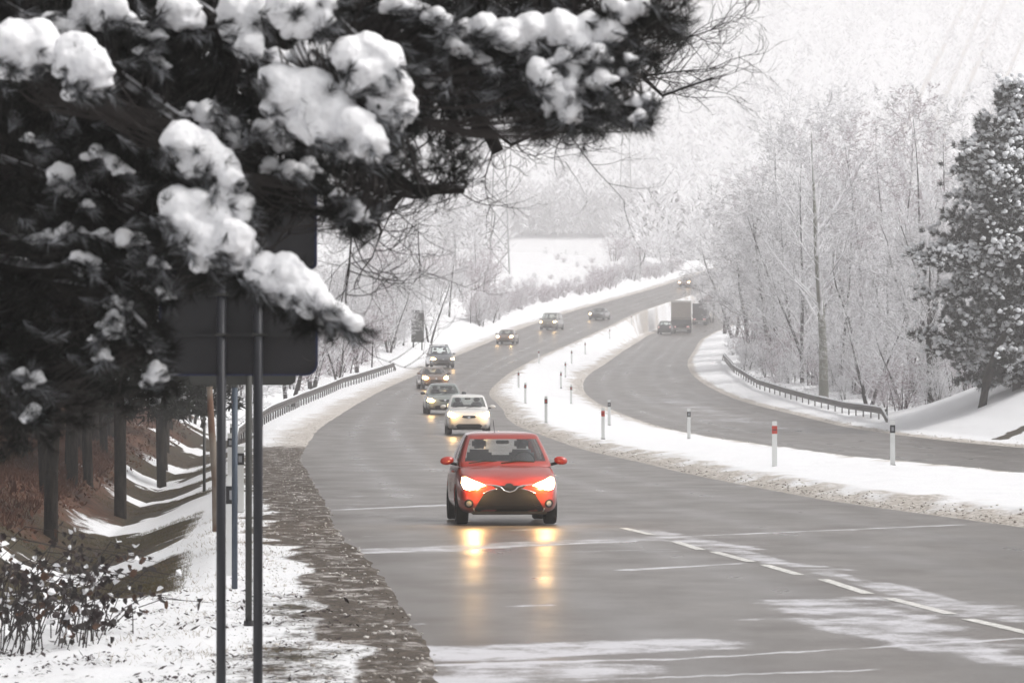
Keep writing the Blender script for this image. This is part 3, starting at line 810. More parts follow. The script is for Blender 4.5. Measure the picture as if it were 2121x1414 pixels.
for i in range(42):
    Y = r5.uniform(185, 340); x = float(fHR(Y)) + 5 + r5.uniform(0, 14)
    s_ = r5.uniform(1.3, 2.2)
    place('shrub', i, (x, Y, h1(x, Y) - .15), s_, r5.uniform(0, 6.28), 'tall frosted bush among the trunks behind the %s of the right guardrail' % ('near end' if Y < 235 else 'middle' if Y < 290 else 'far end'), 'shrub', 'tall frosted bushes in the wood on the right')
for i in range(62):
    Y = r5.uniform(150, 350); x = float(fEL(Y)) - 4.6 - r5.uniform(0, 13)
    s_ = r5.uniform(1.3, 2.3)
    place('shrub', i, (x, Y, h1(x, Y) - .15), s_, r5.uniform(0, 6.28), ('tall frosted bush in the wood behind the %s of the left guardrail' % ('near end' if Y < 210 else 'far end') if Y < 291 else 'tall frosted bush left of the road just beyond the guardrail'), 'shrub', 'tall frosted bushes behind the left guardrail')
for i in range(16):
    Y = r5.uniform(350, 640); x = float(fEL(Y)) - 6.0 - r5.uniform(0, 22)
    s_ = r5.uniform(1.4, 2.3)
    px = 1060.5 + x / Y * F
    if 1030 < px < 1260: s_ = min(s_, max(.45, (P(px, 560, Y).z - h1(x, Y)) / 3.4))
    place('shrub', 1, (x, Y, h1(x, Y) - .15), s_, r5.uniform(0, 6.28), 'pinkish hazy bush on the bank above the %s of the climbing road' % ('lower part' if Y < 470 else 'upper part'), 'shrub', 'pinkish hazy bushes above the climbing road')
for i in range(64):
    px = 985 + 430 * (i + r5.random()) / 64
    py = np.interp(px, [985, 1100, 1200, 1300, 1415], [682, 632, 612, 590, 562]) - r5.uniform(0, 16)
    tp = np.interp(px, [985, 1060, 1130, 1200, 1245, 1300, 1415], [545, 560, 572, 562, 535, 520, 512]) + r5.uniform(-6, 22)
    v = hit(px, py, 200, 700); s_ = max(.4, (P(px, tp, v.y).z - v.z) / 3.4)
    place('shrub', 1 if 1120 < px < 1260 else i, (v.x, v.y, v.z - .1), s_ * .95, r5.uniform(0, 6.28), 'misty bush crowning the snowbank %s' % ('beside the near pylon' if px < 1100 else 'below the white field' if px < 1250 else 'towards the crest of the road'), 'shrub', 'misty bushes crowning the far snowbank')
# left side, beyond the sign
G3 = 'frosted trees left of the road beyond the sign'
T3 = [
 ('broad', 0, 700, 256, 560, 'snowy tree immediately right of the dark sign board', .9),
 ('broad', 1, 740, 278, 480, 'frosted tree behind the left guardrail', 1),
 ('lilac', 0, 770, 292, 560, 'lilac frosted tree halfway along the left guardrail', 1.1),
 ('upright', 0, 835, 332, 470, 'dark-trunked frosted tree at the far end of the left guardrail', .9),
 ('broad', 0, 806, 318, 520, 'frosted tree with low limbs near the far end of the left guardrail', 1),
 ('broad', 1, 890, 345, 520, 'hazy frosted tree behind the snow mound', 1),
 ('upright', 1, 930, 400, 450, 'hazy upright tree left of the near pylon', 1.1),
 ('lilac', 0, 975, 400, 560, 'hazy lilac tree beside the near pylon', 1.1),
 ('upright', 0, 985, 480, 430, 'misty dark tree just left of the near pylon', 1),
 ('upright', 1, 945, 490, 420, 'misty tree beyond the snow mounds', 1),
 ('broad', 0, 645, 236, 420, 'tall frosted tree half hidden by the dark sign board', 1),
 ('broad', 1, 600, 200, 470, 'frosted tree hidden behind the dark sign board', 1),
 ('upright', 0, 870, 420, 400, 'hazy tree high behind the left guardrail', 1.1),
 ('broad', 1, 1105, 500, 576, 'round misty bush tree below the white field', 1.0),
 ('lilac', 0, 1165, 520, 572, 'pinkish misty tree above the snow mound', 1.2),
 ('lilac', 0, 1215, 560, 562, 'pinkish misty tree below the right half of the white field', 1.2),
 ('broad', 0, 1330, 620, 480, 'misty grey tree where the road tops the rise', 1.2),
 ('broad', 1, 1370, 640, 500, 'misty tree right beside the crest of the road', 1.2),
 ('upright', 0, 1390, 660, 470, 'misty tree above the farthest car', 1.2),
 ('broad', 0, 1275, 600, 550, 'low misty grey tree on the left verge near the crest', 1.3),
]
for kd, k, px, Y, top, lab, w in T3:
    tree_at(kd, k, px, Y, top, lab, G3, w)
for i in range(54):
    f = i / 53
    Y = 165 + 450 * f ** 1.2 + rnd.uniform(-3, 3)
    x = float(fEL(Y)) - 5.2 - rnd.uniform(0, 7) - (1.5 if Y < 300 else 2.5)
    far = Y > 320; px = 1060.5 + x / Y * F
    lim = (P(px, 560, Y).z - h1(x, Y)) / 3.6 if 1030 < px < 1260 else 9
    place('shrub', i, (x, Y, h1(x, Y) - .15), max(.4, min(lim, rnd.uniform(.9, 1.5) * (1.35 if far else 1.1))), rnd.uniform(0, 6.28), ('hazy shrub on the snowy bank left of the %s of the climbing road' % ('foot' if Y < 400 else 'middle' if Y < 500 else 'top')) if far else 'frosted shrub in the thicket behind the left guardrail', 'shrub', 'hazy shrubs on the far left bank' if far else 'frosted shrubs behind the left guardrail')

# ---------------------------------------------------------------- pines
def spikes(centers, dirs, L, w, k, r, spread=.9):
    """k thin triangles round every centre"""
    n = len(centers)
    d = dirs[:, None, :] * .6 + r.normal(0, spread * .6, (n, k, 3))
    d /= np.linalg.norm(d, axis=-1, keepdims=True)
    ln = L * r.uniform(.6, 1.15, (n, k, 1))
    side = np.cross(d, r.normal(0, 1, (n, k, 3))); side /= np.linalg.norm(side, axis=-1, keepdims=True) + 1e-6
    c = centers[:, None, :] + r.normal(0, L * .16, (n, k, 3))
    V = np.stack([c - side * w, c + side * w, c + d * ln], 2).reshape(-1, 3)
    return V
ICO = None
def blobs(centers, rad, r, squash=.55):
    global ICO
    if ICO is None:
        bm = bmesh.new(); bmesh.ops.create_icosphere(bm, subdivisions=1, radius=1)
        ICO = (np.array([v.co[:] for v in bm.verts]), np.array([[v.index for v in f.verts] for f in bm.faces])); bm.free()
    v, f = ICO
    n = len(centers)
    V = v[None] * (1 + r.normal(0, .18, (n, len(v), 1))) * rad[:, None, None] * np.array([1, 1, squash])[None, None]
    V = V + centers[:, None, :]
    Fc = (f[None] + (np.arange(n) * len(v))[:, None, None]).reshape(-1, 3)
    return V.reshape(-1, 3), Fc
def pine_proto(seed, hgt, nb, crown0, rad, k, snowp, needL, mat_n, trunk_r=.2, clustersp=.28, lean=0.0, drape=False):
    r = random.Random(seed); nr = np.random.default_rng(seed)
    tr = []; pts = [Vector((0, 0, -.5))]
    for i in range(10):
        pts.append(Vector((lean * (i + 1) * hgt / 10 + r.gauss(0, .06), r.gauss(0, .06), hgt * (i + 1) / 10)))
    for i in range(10): tr.append((*pts[i], *pts[i + 1], trunk_r * (1 - i / 11), trunk_r * (1 - (i + 1) / 11)))
    br = []; cen = []; dr = []
    for b in range(nb):
        t_ = crown0 + (1 - crown0) * (b + r.random()) / nb
        z = hgt * t_; i = min(int(t_ * 10), 9); base = pts[i].lerp(pts[i + 1], t_ * 10 - i) if i < 10 else pts[-1]
        az = b * 2.4 + r.gauss(0, .4)
        prof = min(1, (1 - t_) * 1.9 + .12) * min(1, .65 + (t_ - crown0) * 2.5)
        L = rad * prof * r.uniform(.65, 1.15)
        d = Vector((math.cos(az), math.sin(az), .25 - .35 * (1 - t_) + .5 * t_ ** 3)).normalized()
        p = base; n = max(3, int(L / .45))
        for s in range(n):
            q = p + (d + Vector((r.gauss(0, .12), r.gauss(0, .12), r.gauss(0, .08) + .05))).normalized() * L / n
            br.append((*p, *q, .05 * (1 - s / n) + .015, .05 * (1 - (s + 1) / n) + .012))
            if s >= 0:
                w = L * .34 * (1 - s / n * .6) + .15
                for m in range(int(5 + 7 * w)):
                    off = Vector((r.gauss(0, 1), r.gauss(0, 1), r.gauss(0, .38))) * w * .55
                    c = q + off
                    cen.append(c[:]); dr.append(((off.normalized() if off.length > 0 else d) * .6 + Vector((0, 0, .45)) + d * .4)[:])
            p = q
    cen = np.array(cen); dr = np.array(dr)
    root = empty('pine_tree', (0, 0, 0))
    V, Q = prisms(tr, 8); link('trunk', np_mesh('trunk', V, Q, True), M_PINEBARK, root)
    V, Q = prisms(br, 4); tag(link('branches', np_mesh('branches', V, Q), M_BARKS, root), kind='stuff')
    V = spikes(cen, dr, needL, needL * .085, k, nr)
    link('crown', np_mesh('needles', V, np.arange(len(V)).reshape(-1, 3)), mat_n, root)
    m = nr.random(len(cen)) < snowp
    if drape:
        q = fbm(cen[:, 0] * .8 + cen[:, 1] * .5, cen[:, 2] * 1.1, 3, 3); m = nr.random(len(cen)) < np.clip((q - .40) * 6, .08, .95)
    cs = cen[m] + np.array([0, 0, needL * .45])
    if drape:
        cs = np.concatenate([cs, cs + nr.normal(0, .13, cs.shape), cs + nr.normal(0, .16, cs.shape)])
    V, Fc = blobs(cs, (nr.uniform(.4, 1.0, len(cs)) if not drape else nr.uniform(.3, .75, len(cs))) * needL * .85, nr, .5 if not drape else .7)
    tag(link('snow_cover', np_mesh('snow', V, Fc, True), M_SNOW, root), kind='stuff')
    return root, len(cen)
bigp, nc = pine_proto(5, 12.5, 112, .05, 4.1, 30, .62, .25, M_NEEDLE, .26, drape=True)
x, Yp = (2035 - 1060.5) / F * 172, 172
# big snow-laden pine at the right edge of the frame, stem leaning up to the right
bigp.location = (x + 1.6, Yp, h1(x + 1.6, Yp) - .3); bigp.scale = (1.0, 1.0, 1.08)
tag(bigp, 'large snow-laden pine filling the right edge of the photo', 'pine', 'snowy pines')
bm = bmesh.new()
bm_tube(bm, [(0, 0, -.3), (.25, 0, 1.2), (.75, .1, 2.6), (1.4, .2, 4.0)], [.24, .21, .18, .12], 8)
tk = link('forked_trunk', bm_mesh('leaning_trunk', bm, True), M_PINEBARK, None)
lx = (2032 - 1060.5) / F * 170
tk.location = (lx - bigp.location.x, -2, (h1(lx, 170) - bigp.location.z)); tk.parent = bigp; tk.scale = (1, 1, 1 / 1.08)
b2 = copy_tree(bigp); b2.location = (bigp.location.x + 3.4, 178, h1(bigp.location.x + 3.4, 178)); b2.rotation_euler = (0, 0, 2); b2.scale = (.95, .95, .95)
for ch in list(b2.children):
    if ch.name.startswith('forked'): bpy.data.objects.remove(ch)
tag(b2, 'second snowy pine crowded behind the large pine at the right edge', 'pine', 'snowy pines')

# dark pine wood along the left ditch
darkp = [pine_proto(60 + k, 11, 60, .16 + .08 * k, 2.9, 16, .10, .32, M_NEEDLE, .13)[0] for k in range(2)]
spots = []
def _t(): pass
def trunk_px(px, pby, lab):
    v = hit(px, pby, 30)
    spots.append((v.x, v.y, lab))
trunk_px(150, 1000, 'dark pine trunk rooted on the rusty bank, right of the leaning pair')
trunk_px(185, 1005, 'right-hand trunk of the dark pair on the rusty bank')
trunk_px(45, 950, 'dark pine nearest the left edge of the photo')
for (xx, yy, lab) in [(-7.4, 62, 'dark pine behind the trunk pair'), (-9.2, 58, 'dark pine deep in the wood left of the trunk pair'), (-8.4, 70, 'dark pine above the snow-striped ditch'), (-10.6, 74, 'dark pine set back from the ditch'),
        (-9.6, 84, 'dark pine halfway along the ditch'), (-12.4, 88, 'dark pine in the second row of the wood'), (-10.9, 98, 'dark pine where the ditch narrows'), (-14, 104, 'far dark pine in the second row'),
        (-12.2, 113, 'dark pine behind the rusty pole'), (-16, 120, 'dark pine deep behind the rusty pole'), (-13.6, 128, 'dark pine at the far end of the wood'), (-18, 136, 'set-back dark pine at the far end of the wood'), (-15, 145, 'last dark pine before the guardrail'),
        (-6.9, 50, 'dark pine close behind the left edge'), (-8.2, 46, 'dark pine outside the left edge'), (-11.5, 66, 'hidden dark pine filling the wood behind the first row'), (-13, 80, 'hidden dark pine deeper in the wood behind the second row'), (-17, 95, 'dark pine deepest in the wood'), (-7.9, 78, 'dark pine leaning over the ditch'), (-9.3, 92, 'dark pine overhanging the snow stripes'), (-20, 112, 'dark pine far back in the wood'), (-11.2, 106, 'dark pine at the forest edge beyond the stake'), (-12.6, 121, 'dark pine at the forest edge near the guardrail')]:
    spots.append((xx, yy, lab))
spots += [(-9.4, 104, 'slim dark pine right above the ditch, hidden behind the sign legs'), (-10.6, 118, 'dark pine seen between the sign legs'), (-11.6, 129, 'dark pine just left of the guardrail start'), (-12.6, 142, 'dark pine behind the nearest end of the left guardrail'), (-13.4, 150, 'snowy dark pine behind the guardrail, under the sign board')]
first = set()
for i, (xx, yy, lab) in enumerate(spots):
    src = darkp[i % 2]
    o = src if (i % 2) not in first else copy_tree(src); first.add(i % 2)
    o.location = (xx, yy, h1(xx, yy)); o.rotation_euler = (rnd.gauss(0, .02), rnd.gauss(0, .02), rnd.uniform(0, 6.28))
    s = rnd.uniform(.85, 1.1); o.scale = (s, s, s * 1.05)
    tag(o, lab, 'pine', 'dark pines of the wood on the left')

# ---------------------------------------------------------------- vehicles
def loft(rings, close=True, caps=True):
    bm = bmesh.new()
    vr = [[bm.verts.new(p) for p in r] for r in rings]
    n = len(rings[0])
    for a, b in zip(vr[:-1], vr[1:]):
        for k in range(n if close else n - 1):
            bm.faces.new((a[k], a[(k + 1) % n], b[(k + 1) % n], b[k]))
    if caps:
        bm.faces.new(vr[0][::-1]); bm.faces.new(vr[-1])
    bmesh.ops.recalc_face_normals(bm, faces=bm.faces)
    return bm
def evaluated(me, mods):
    o = bpy.data.objects.new('tmp', me); C.objects.link(o)
    for typ, kw in mods:
        m = o.modifiers.new('m', typ)
        for k, v in kw.items(): setattr(m, k, v)
    dg = bpy.context.evaluated_depsgraph_get(); dg.update()
    r = bpy.data.meshes.new_from_object(o.evaluated_get(dg))
    bpy.data.objects.remove(o)
    return r
def bvh_of(me):
    bm = bmesh.new(); bm.from_mesh(me); t = BVHTree.FromBMesh(bm); bm.free(); return t
def patch(tree, poly, axis='F', off=.006, thick=.012, rings=4, name='patch'):
    """panel shaped by a 2D outline laid on the body: axis F front, B back, L/R sides"""
    cx = sum(p[0] for p in poly) / len(poly); cz = sum(p[1] for p in poly) / len(poly)
    pts = []
    n = len(poly); dens = []
    for i in range(n):
        a, b = poly[i], poly[(i + 1) % n]
        for j in range(3): dens.append((a[0] + (b[0] - a[0]) * j / 3, a[1] + (b[1] - a[1]) * j / 3))
    def proj(u, v):
        o, d = {'F': (Vector((u, -10, v)), Vector((0, 1, 0))), 'B': (Vector((u, 10, v)), Vector((0, -1, 0))),
                'R': (Vector((10, u, v)), Vector((-1, 0, 0))), 'L': (Vector((-10, u, v)), Vector((1, 0, 0)))}[axis]
        h = tree.ray_cast(o, d)[0]
        if h is None: h = tree.find_nearest(Vector((u, -1.8, v)) if axis == 'F' else (Vector((u, 1.8, v)) if axis == 'B' else Vector((.8 if axis == 'R' else -.8, u, v))))[0]
        return h - d * off, h + d * thick
    bm = bmesh.new(); R_ = []; B_ = []
    for k in range(rings, 0, -1):
        f = k / rings; top = []
        for (u, v) in dens:
            a, b = proj(cx + (u - cx) * f, cz + (v - cz) * f)
            top.append(bm.verts.new(a))
            if k == rings: B_.append(bm.verts.new(b))
        R_.append(top)
    c = bm.verts.new(proj(cx, cz)[0]); m = len(dens)
    for a, b in zip(R_[:-1], R_[1:]):
        for i in range(m): bm.faces.new((a[i], a[(i + 1) % m], b[(i + 1) % m], b[i]))
    for i in range(m):
        bm.faces.new((R_[-1][i], R_[-1][(i + 1) % m], c)); bm.faces.new((B_[i], B_[(i + 1) % m], R_[0][(i + 1) % m], R_[0][i]))
    bmesh.ops.recalc_face_normals(bm, faces=bm.faces)
    return bm_mesh(name, bm, False)
def mir(poly): return [(-x, z) for x, z in poly][::-1]
def ellipse(cx, cz, a, b, n=10): return [(cx + a * math.cos(2 * math.pi * i / n), cz + b * math.sin(2 * math.pi * i / n)) for i in range(n)]
wheel_meshes = {}
def wheels(root, Wd, yf, yr, rad):
    key = round(rad, 3)
    if key not in wheel_meshes:
        bm = bmesh.new()
        prof = [(rad * .62, -.10), (rad * .93, -.10), (rad, -.07), (rad, .07), (rad * .93, .10), (rad * .62, .10)]
        n = 28; vr = [[bm.verts.new((x, r * math.cos(2 * math.pi * k / n), r * math.sin(2 * math.pi * k / n))) for k in range(n)] for r, x in prof]
        for a in range(len(vr)):
            b = (a + 1) % len(vr)
            for k in range(n): bm.faces.new((vr[a][k], vr[a][(k + 1) % n], vr[b][(k + 1) % n], vr[b][k]))
        bmesh.ops.recalc_face_normals(bm, faces=bm.faces)
        ty = bm_mesh('tyre', bm, True); ty.materials.append(M_TYRE)
        bm = bmesh.new(); bm_cyl(bm, (-.07, 0, 0), (.07, 0, 0), rad * .16, n=12)
        for k in range(5):
            a = k * 2 * math.pi / 5
            for sx in (-.07, .07):
                bm_box(bm, (sx, math.cos(a) * rad * .34, math.sin(a) * rad * .34), (.02, rad * .16, rad * .60), Matrix.Rotation(a - math.pi / 2, 3, 'X'))
        bm_cyl(bm, (-.05, 0, 0), (.05, 0, 0), rad * .64, n=24, cap=True)
        ri = bm_mesh('rim', bm); ri.materials.append(M_ALLOY)
        wheel_meshes[key] = (ty, ri)
    ty, ri = wheel_meshes[key]
    for sx in (-1, 1):
        for y in (yf, yr):
            w = link('wheel', ty, None, root, (sx * (Wd - .115), y, rad)); link('rim', ri, None, w)
def make_car(name, loc, rz, sp):
    W = sp.get('W', .85); L = sp.get('L', 3.95); Ht = sp.get('H', 1.51); hz = sp.get('hood', 1.0); nz = sp.get('nose', .78)
    wsy = sp.get('ws', -1.05); r0 = sp.get('r0', -.35); r1 = sp.get('r1', 1.35); by = sp.get('by', 1.85); tz = sp.get('trunk', None); zb = .17
    yn = -L / 2; yt = L / 2
    root = empty(name, loc, rz); root.scale = (sp.get('s', 1),) * 3
    M = sp['paint']
    def ring(y, w, b, t_, cr=.03):
        h = [(0, b), (.78 * w, b), (.95 * w, b + .07), (w, b + .30 * (t_ - b)), (.995 * w, b + .62 * (t_ - b)), (.955 * w, t_ - .07 * min(1, (t_ - b))), (.80 * w, t_), (.42 * w, t_ + cr * .8), (0, t_ + cr)]
        return [(x, y, z) for x, z in h] + [(-x, y, z) for x, z in h[::-1][1:-1]]
    tt = tz or hz
    st = [ring(yn, .56 * W, .36, nz - .20, .0), ring(yn + .03, .74 * W, .24, nz - .10, .0), ring(yn + .14, .90 * W, zb + .02, nz - .015, .015), ring(yn + .38, .97 * W, zb, nz + .07, .03), ring(yn + .62, W, zb, nz + (hz - nz) * .62, .03),
          ring(wsy + .05, W, zb, hz - .01, .02), ring(wsy + .5, W, zb, hz, .0), ring(.3, W, zb, hz, 0), ring(by - .5, W, zb, max(tt, hz - .05) if not tz else tt, 0), ring(yt - .22, .96 * W, zb, tt - .02, 0), ring(yt - .05, .86 * W, zb + .08, tt - .08, 0), ring(yt, .66 * W, .40, tt - .2, 0)]
    body = evaluated(bm_mesh('b', loft(st)), [('SUBSURF', dict(levels=2, render_levels=2))])
    # wheel arches cut out of the body
    rad = sp.get('wr', .30); yf = yn + .80; yr_ = yt - .72
    bm = bmesh.new()
    for sx in (-1, 1):
        for y in (yf, yr_):
            bm_cyl(bm, (sx * (W - .26), y, rad + .02), (sx * (W + .2), y, rad + .02), rad + .055, n=24)
    cut = bpy.data.objects.new('cutter', bm_mesh('cut', bm)); C.objects.link(cut)
    body.name = 'body'; bt = bvh_of(body)
    o = bpy.data.objects.new('t', body); C.objects.link(o); md = o.modifiers.new('b', 'BOOLEAN'); md.object = cut; md.operation = 'DIFFERENCE'
    dg = bpy.context.evaluated_depsgraph_get(); dg.update()
    bme = bpy.data.meshes.new_from_object(o.evaluated_get(dg)); bpy.data.objects.remove(o); bpy.data.objects.remove(cut)
    smooth(bme); bme.materials.clear(); body_o = link('body', bme, M, root)
    # dark underside between the wheels
    bm = bmesh.new(); bm_box(bm, (0, 0, .30), (W * 1.5, L * .86, .16)); link('floor_pan', bm_mesh('floor_pan', bm), M_TRIM, root)
    # greenhouse
    def hoop(z, yf_, yr2, wf, wr, bow):
        h = [(0, yf_ - bow), (wf * .5, yf_ - bow * .78), (wf * .93, yf_), (wf, yf_ + .10), (wf + (wr - wf) * .5, yf_ + (yr2 - yf_) * .46), (wf + (wr - wf) * .5, yf_ + (yr2 - yf_) * .52), (wr, yr2 - .24), (wr * .93, yr2 - .04), (wr * .5, yr2 + bow * .4), (0, yr2 + bow * .5)]
        return [(x, y, z) for x, y in h] + [(-x, y, z) for x, y in h[::-1][1:-1]]
    wb_ = W * .93; wt = sp.get('wt', W * .72)
    lv = []
    zs = [hz - .05, hz + .015, hz + (Ht - hz) * .45, Ht - .085, Ht - .03]
    for i, z in enumerate(zs):
        f = (z - hz) / (Ht - .05 - hz); f = max(f, -.05)
        lv.append(hoop(z, wsy + (r0 - wsy) * f, by + (r1 - by) * f ** 1.4 if f > 0 else by, wb_ + (wt - wb_) * max(f, 0) ** 1.25, (wb_ - .03) + (wt - .02 - wb_) * max(f, 0) ** 1.25, .10 - .03 * max(f, 0)))
    lv.append(hoop(Ht - .005, r0 + .16, r1 - .14, wt * .84, wt * .82, .06)); lv.append(hoop(Ht + .015, r0 + .55, r1 - .5, wt * .4, wt * .4, .03))
    bm = bmesh.new(); vr = [[bm.verts.new(p) for p in r] for r in lv]; n = len(lv[0])
    for a in range(len(vr) - 1):
        for k in range(n):
            f = bm.faces.new((vr[a][k], vr[a][(k + 1) % n], vr[a + 1][(k + 1) % n], vr[a + 1][k]))
            kk = k if k < 9 else 17 - k
            glass = a in (1, 2)
            f.material_index = 0
            if glass:
                if kk in (0, 1): f.material_index = 1
                elif kk in (3, 5): f.material_index = 2 if kk == 3 else 4
                elif kk in (7, 8): f.material_index = 3
    f = bm.faces.new(vr[-1]); bmesh.ops.recalc_face_normals(bm, faces=bm.faces)
    gm = bm_mesh('g', bm)
    for _ in range(5): gm.materials.append(M)
    gm = evaluated(gm, [('SUBSURF', dict(levels=2, render_levels=2))])
    mi = np.empty(len(gm.polygons), dtype=np.int32); gm.polygons.foreach_get('material_index', mi)
    def sub(keep, nm, mat, side=0):
        b = bmesh.new(); b.from_mesh(gm)
        bmesh.ops.delete(b, geom=[f for f in b.faces if f.material_index not in keep or (side and f.calc_center_median().x * side < 0)], context='FACES')
        me = bm_mesh(nm, b, True); me.materials.clear(); ob = link(nm, me, mat, root)
        for p in me.polygons: p.material_index = 0
        return ob
    sub((0,), 'roof_and_pillars', M); sub((1,), 'windscreen', M_GLASS); [sub((k_,), 'side_window', M_GLASS, sd_) for k_ in (2, 4) for sd_ in (-1, 1)]; sub((3,), 'rear_window', M_GLASS)
    # interior
    bm = bmesh.new(); bm_box(bm, (0, wsy + .36, hz - .02), (W * 1.55, .45, .10), bev=.03); link('dashboard', bm_mesh('dashboard', bm), M_TRIM, root)
    for sx in (-1, 1):
        bm = bmesh.new(); bm_box(bm, (sx * .36, .12, hz + .02), (.42, .14, .40), bev=.05); bm_box(bm, (sx * .36, .16, hz + (Ht - hz) * .62), (.24, .10, .17), bev=.04)
        link('seat', bm_mesh('seat', bm, True), M_SEAT, root)
    bm = bmesh.new(); bm_box(bm, (0, 1.0 if by > 1.2 else .8, hz + .0), (W * 1.3, .14, .22), bev=.05); link('rear_seat', bm_mesh('rear_seat', bm, True), M_SEAT, root)
    bm = bmesh.new(); bm_tube(bm, [(.36 + .18 * math.cos(a), wsy + .62 + .05 * math.sin(a), hz + .02 + .17 * math.sin(a)) for a in [i * math.pi / 8 for i in range(17)]], .013, 6); link('steering_wheel', bm_mesh('steering_wheel', bm, True), M_TRIM, root)
    bm = bmesh.new(); bm_box(bm, (0, r0 + .05, Ht - .16), (.22, .03, .06), bev=.012); link('inner_mirror', bm_mesh('inner_mirror', bm, True), M_TRIM, root)
    wheels(root, W, yf, yr_, rad)
    # mirrors
    for sx in (-1, 1):
        bm = bmesh.new(); h = bmesh.ops.create_icosphere(bm, subdivisions=3, radius=1)
        for v in h['verts']:
            v.co = Vector((sx * (W + .105) + v.co.x * .115, wsy + .38 + max(v.co.y, -.9) * .07, hz + .045 + v.co.z * .072 + sx * v.co.x * -.01))
        mo = link('door_mirror', bm_mesh('door_mirror', bm, True), sp.get('mirror', M), root)
        bm = bmesh.new(); bm_cyl(bm, (sx * (W - .06), wsy + .38, hz - .02), (sx * (W + .06), wsy + .38, hz + .01), .025, n=8); link('mirror_arm', bm_mesh('mirror_arm', bm), M_TRIM, mo)
    # front face
    lampp = sp.get('lamp', [(.45, nz - .10), (.60, nz + .03), (.78, nz + .085), (.83, nz + .02), (.82, nz - .11), (.70, nz - .17), (.58, nz - .155)])
    lampp = [(x * W / .85, z) for x, z in lampp]
    ml = sp.get('lampmat', M_LAMPW)
    for side, pl in ((0, lampp), (1, mir(lampp))):
        if sp.get('one') == side:
            link('headlight', patch(bt, pl, 'F', .010, .02, name='headlight'), M_GREYREF, root); continue
        link('headlight', patch(bt, pl, 'F', .010, .02, name='headlight'), ml, root)
        if sp.get('glow', 16) and sp.get('lampmat') is not M_GREYREF:
            ld = bpy.data.lights.new('headlight_beam', 'POINT'); ld.energy = sp.get('glow', 16); ld.color = (1, .60, .22); ld.shadow_soft_size = .06
            lo = bpy.data.objects.new('headlight_beam', ld); C.objects.link(lo); lo.parent = root
            cx = sum(p[0] for p in pl) / len(pl); lo.location = (cx * .97, yn - .13, nz - .07)
    for nm, poly, mat, of in sp.get('front', []):
        link(nm, patch(bt, poly, 'F', of, .02, name=nm), mat, root)
    for nm, path, r_, mat in sp.get('strips', []):
        bm = bmesh.new(); pp = []
        for i in range(len(path) - 1):
            for j in range(4):
                pp.append((path[i][0] + (path[i + 1][0] - path[i][0]) * j / 4, path[i][1] + (path[i + 1][1] - path[i][1]) * j / 4))
        pp.append(path[-1]); P3 = []
        for u, v in pp:
            h = bt.ray_cast(Vector((u, -10, v)), Vector((0, 1, 0)))[0]
            if h: P3.append(h - Vector((0, .012, 0)))
        bm_tube(bm, P3, r_, 6); link(nm, bm_mesh(nm, bm, True), mat, root)
    # wipers, rear lamps, door seams, handles
    for sx, x0 in ((1, -.08), (1, -.62)):
        bm = bmesh.new(); bm_tube(bm, [(x0, wsy - .07, hz + .01), (x0 + .28, wsy - .04, hz + .045), (x0 + .56, wsy + .0, hz + .03)], .011, 6); link('wiper', bm_mesh('wiper', bm), M_TRIM, root)
    for sx in (-1, 1):
        pl = [(sx * .62, hz - .28), (sx * .62, hz - .05), (sx * .76, hz - .05), (sx * .78, hz - .28)]
        link('tail_lamp', patch(bt, pl, 'B', .008, .02, name='tail_lamp'), M_TAIL, root)
        ax = 'R' if sx > 0 else 'L'
        for y in (wsy + .30, .12 + .0, ):
            link('door_seam', patch(bt, [(y, .30), (y + .014, .30), (y + .014, hz - .04), (y, hz - .04)], ax, .002, .004, rings=1, name='door_seam'), M_TRIM, root)
        link('door_handle', patch(bt, [(-.08, hz - .16), (.06, hz - .16), (.06, hz - .13), (-.08, hz - .13)], ax, .025, .0, rings=1, name='door_handle'), M, root)
    if sp.get('rack'):
        for sx in (-1, 1):
            bm = bmesh.new(); bm_tube(bm, [(sx * wt * .9, r0 + .15, Ht - .02), (sx * wt * .9, r0 + .25, Ht + .06), (sx * wt * .9, r1 - .2, Ht + .06), (sx * wt * .9, r1 - .1, Ht - .02)], .018, 6); link('roof_rail', bm_mesh('roof_rail', bm), M_TRIM, root)
        for y in (r0 + .5, r1 - .5):
            bm = bmesh.new(); bm_box(bm, (0, y, Ht + .09), (wt * 2.05, .06, .03)); link('roof_bar', bm_mesh('roof_bar', bm), M_TRIM, root)
    if sp.get('aerial'):
        bm = bmesh.new(); bm_tube(bm, [(-.12, r0 + .25, Ht), (-.125, r0 + .5, Ht + .20)], .006, 5); link('aerial', bm_mesh('aerial', bm), M_TRIM, root)
    bm = bmesh.new(); bm_box(bm, (0, yn + .06, zb + .035), (W * 1.45, .12, .05), bev=.015); link('front_lip', bm_mesh('front_lip', bm), M_TRIM, root)
    return root

P_RED = paint('red_paint', (.32, .020, .008)); P_WHITE = paint('white_paint', (.72, .71, .69)); P_SILVER = paint('silver_green_paint', (.26, .29, .28), .3, .5)
P_BROWN = paint('taupe_paint', (.17, .12, .095), .3, .3); P_BLUE = paint('slate_paint', (.10, .115, .14), .3, .3); P_DARK = paint('dark_paint', (.045, .045, .05)); P_GREY = paint('grey_paint', (.16, .16, .15), .35, .2)
M_MIRR = paint('red_mirror_paint', (.42, .03, .015))
road_z = lambda x, Y: float(fZL(Y)) if x < (float(fER(Y)) + float(fGL(Y))) / 2 else float(fZR(Y))
def spot_(px, Y): x = (px - 1060.5) / F * Y; return (x, Y, road_z(x, Y) + .006)
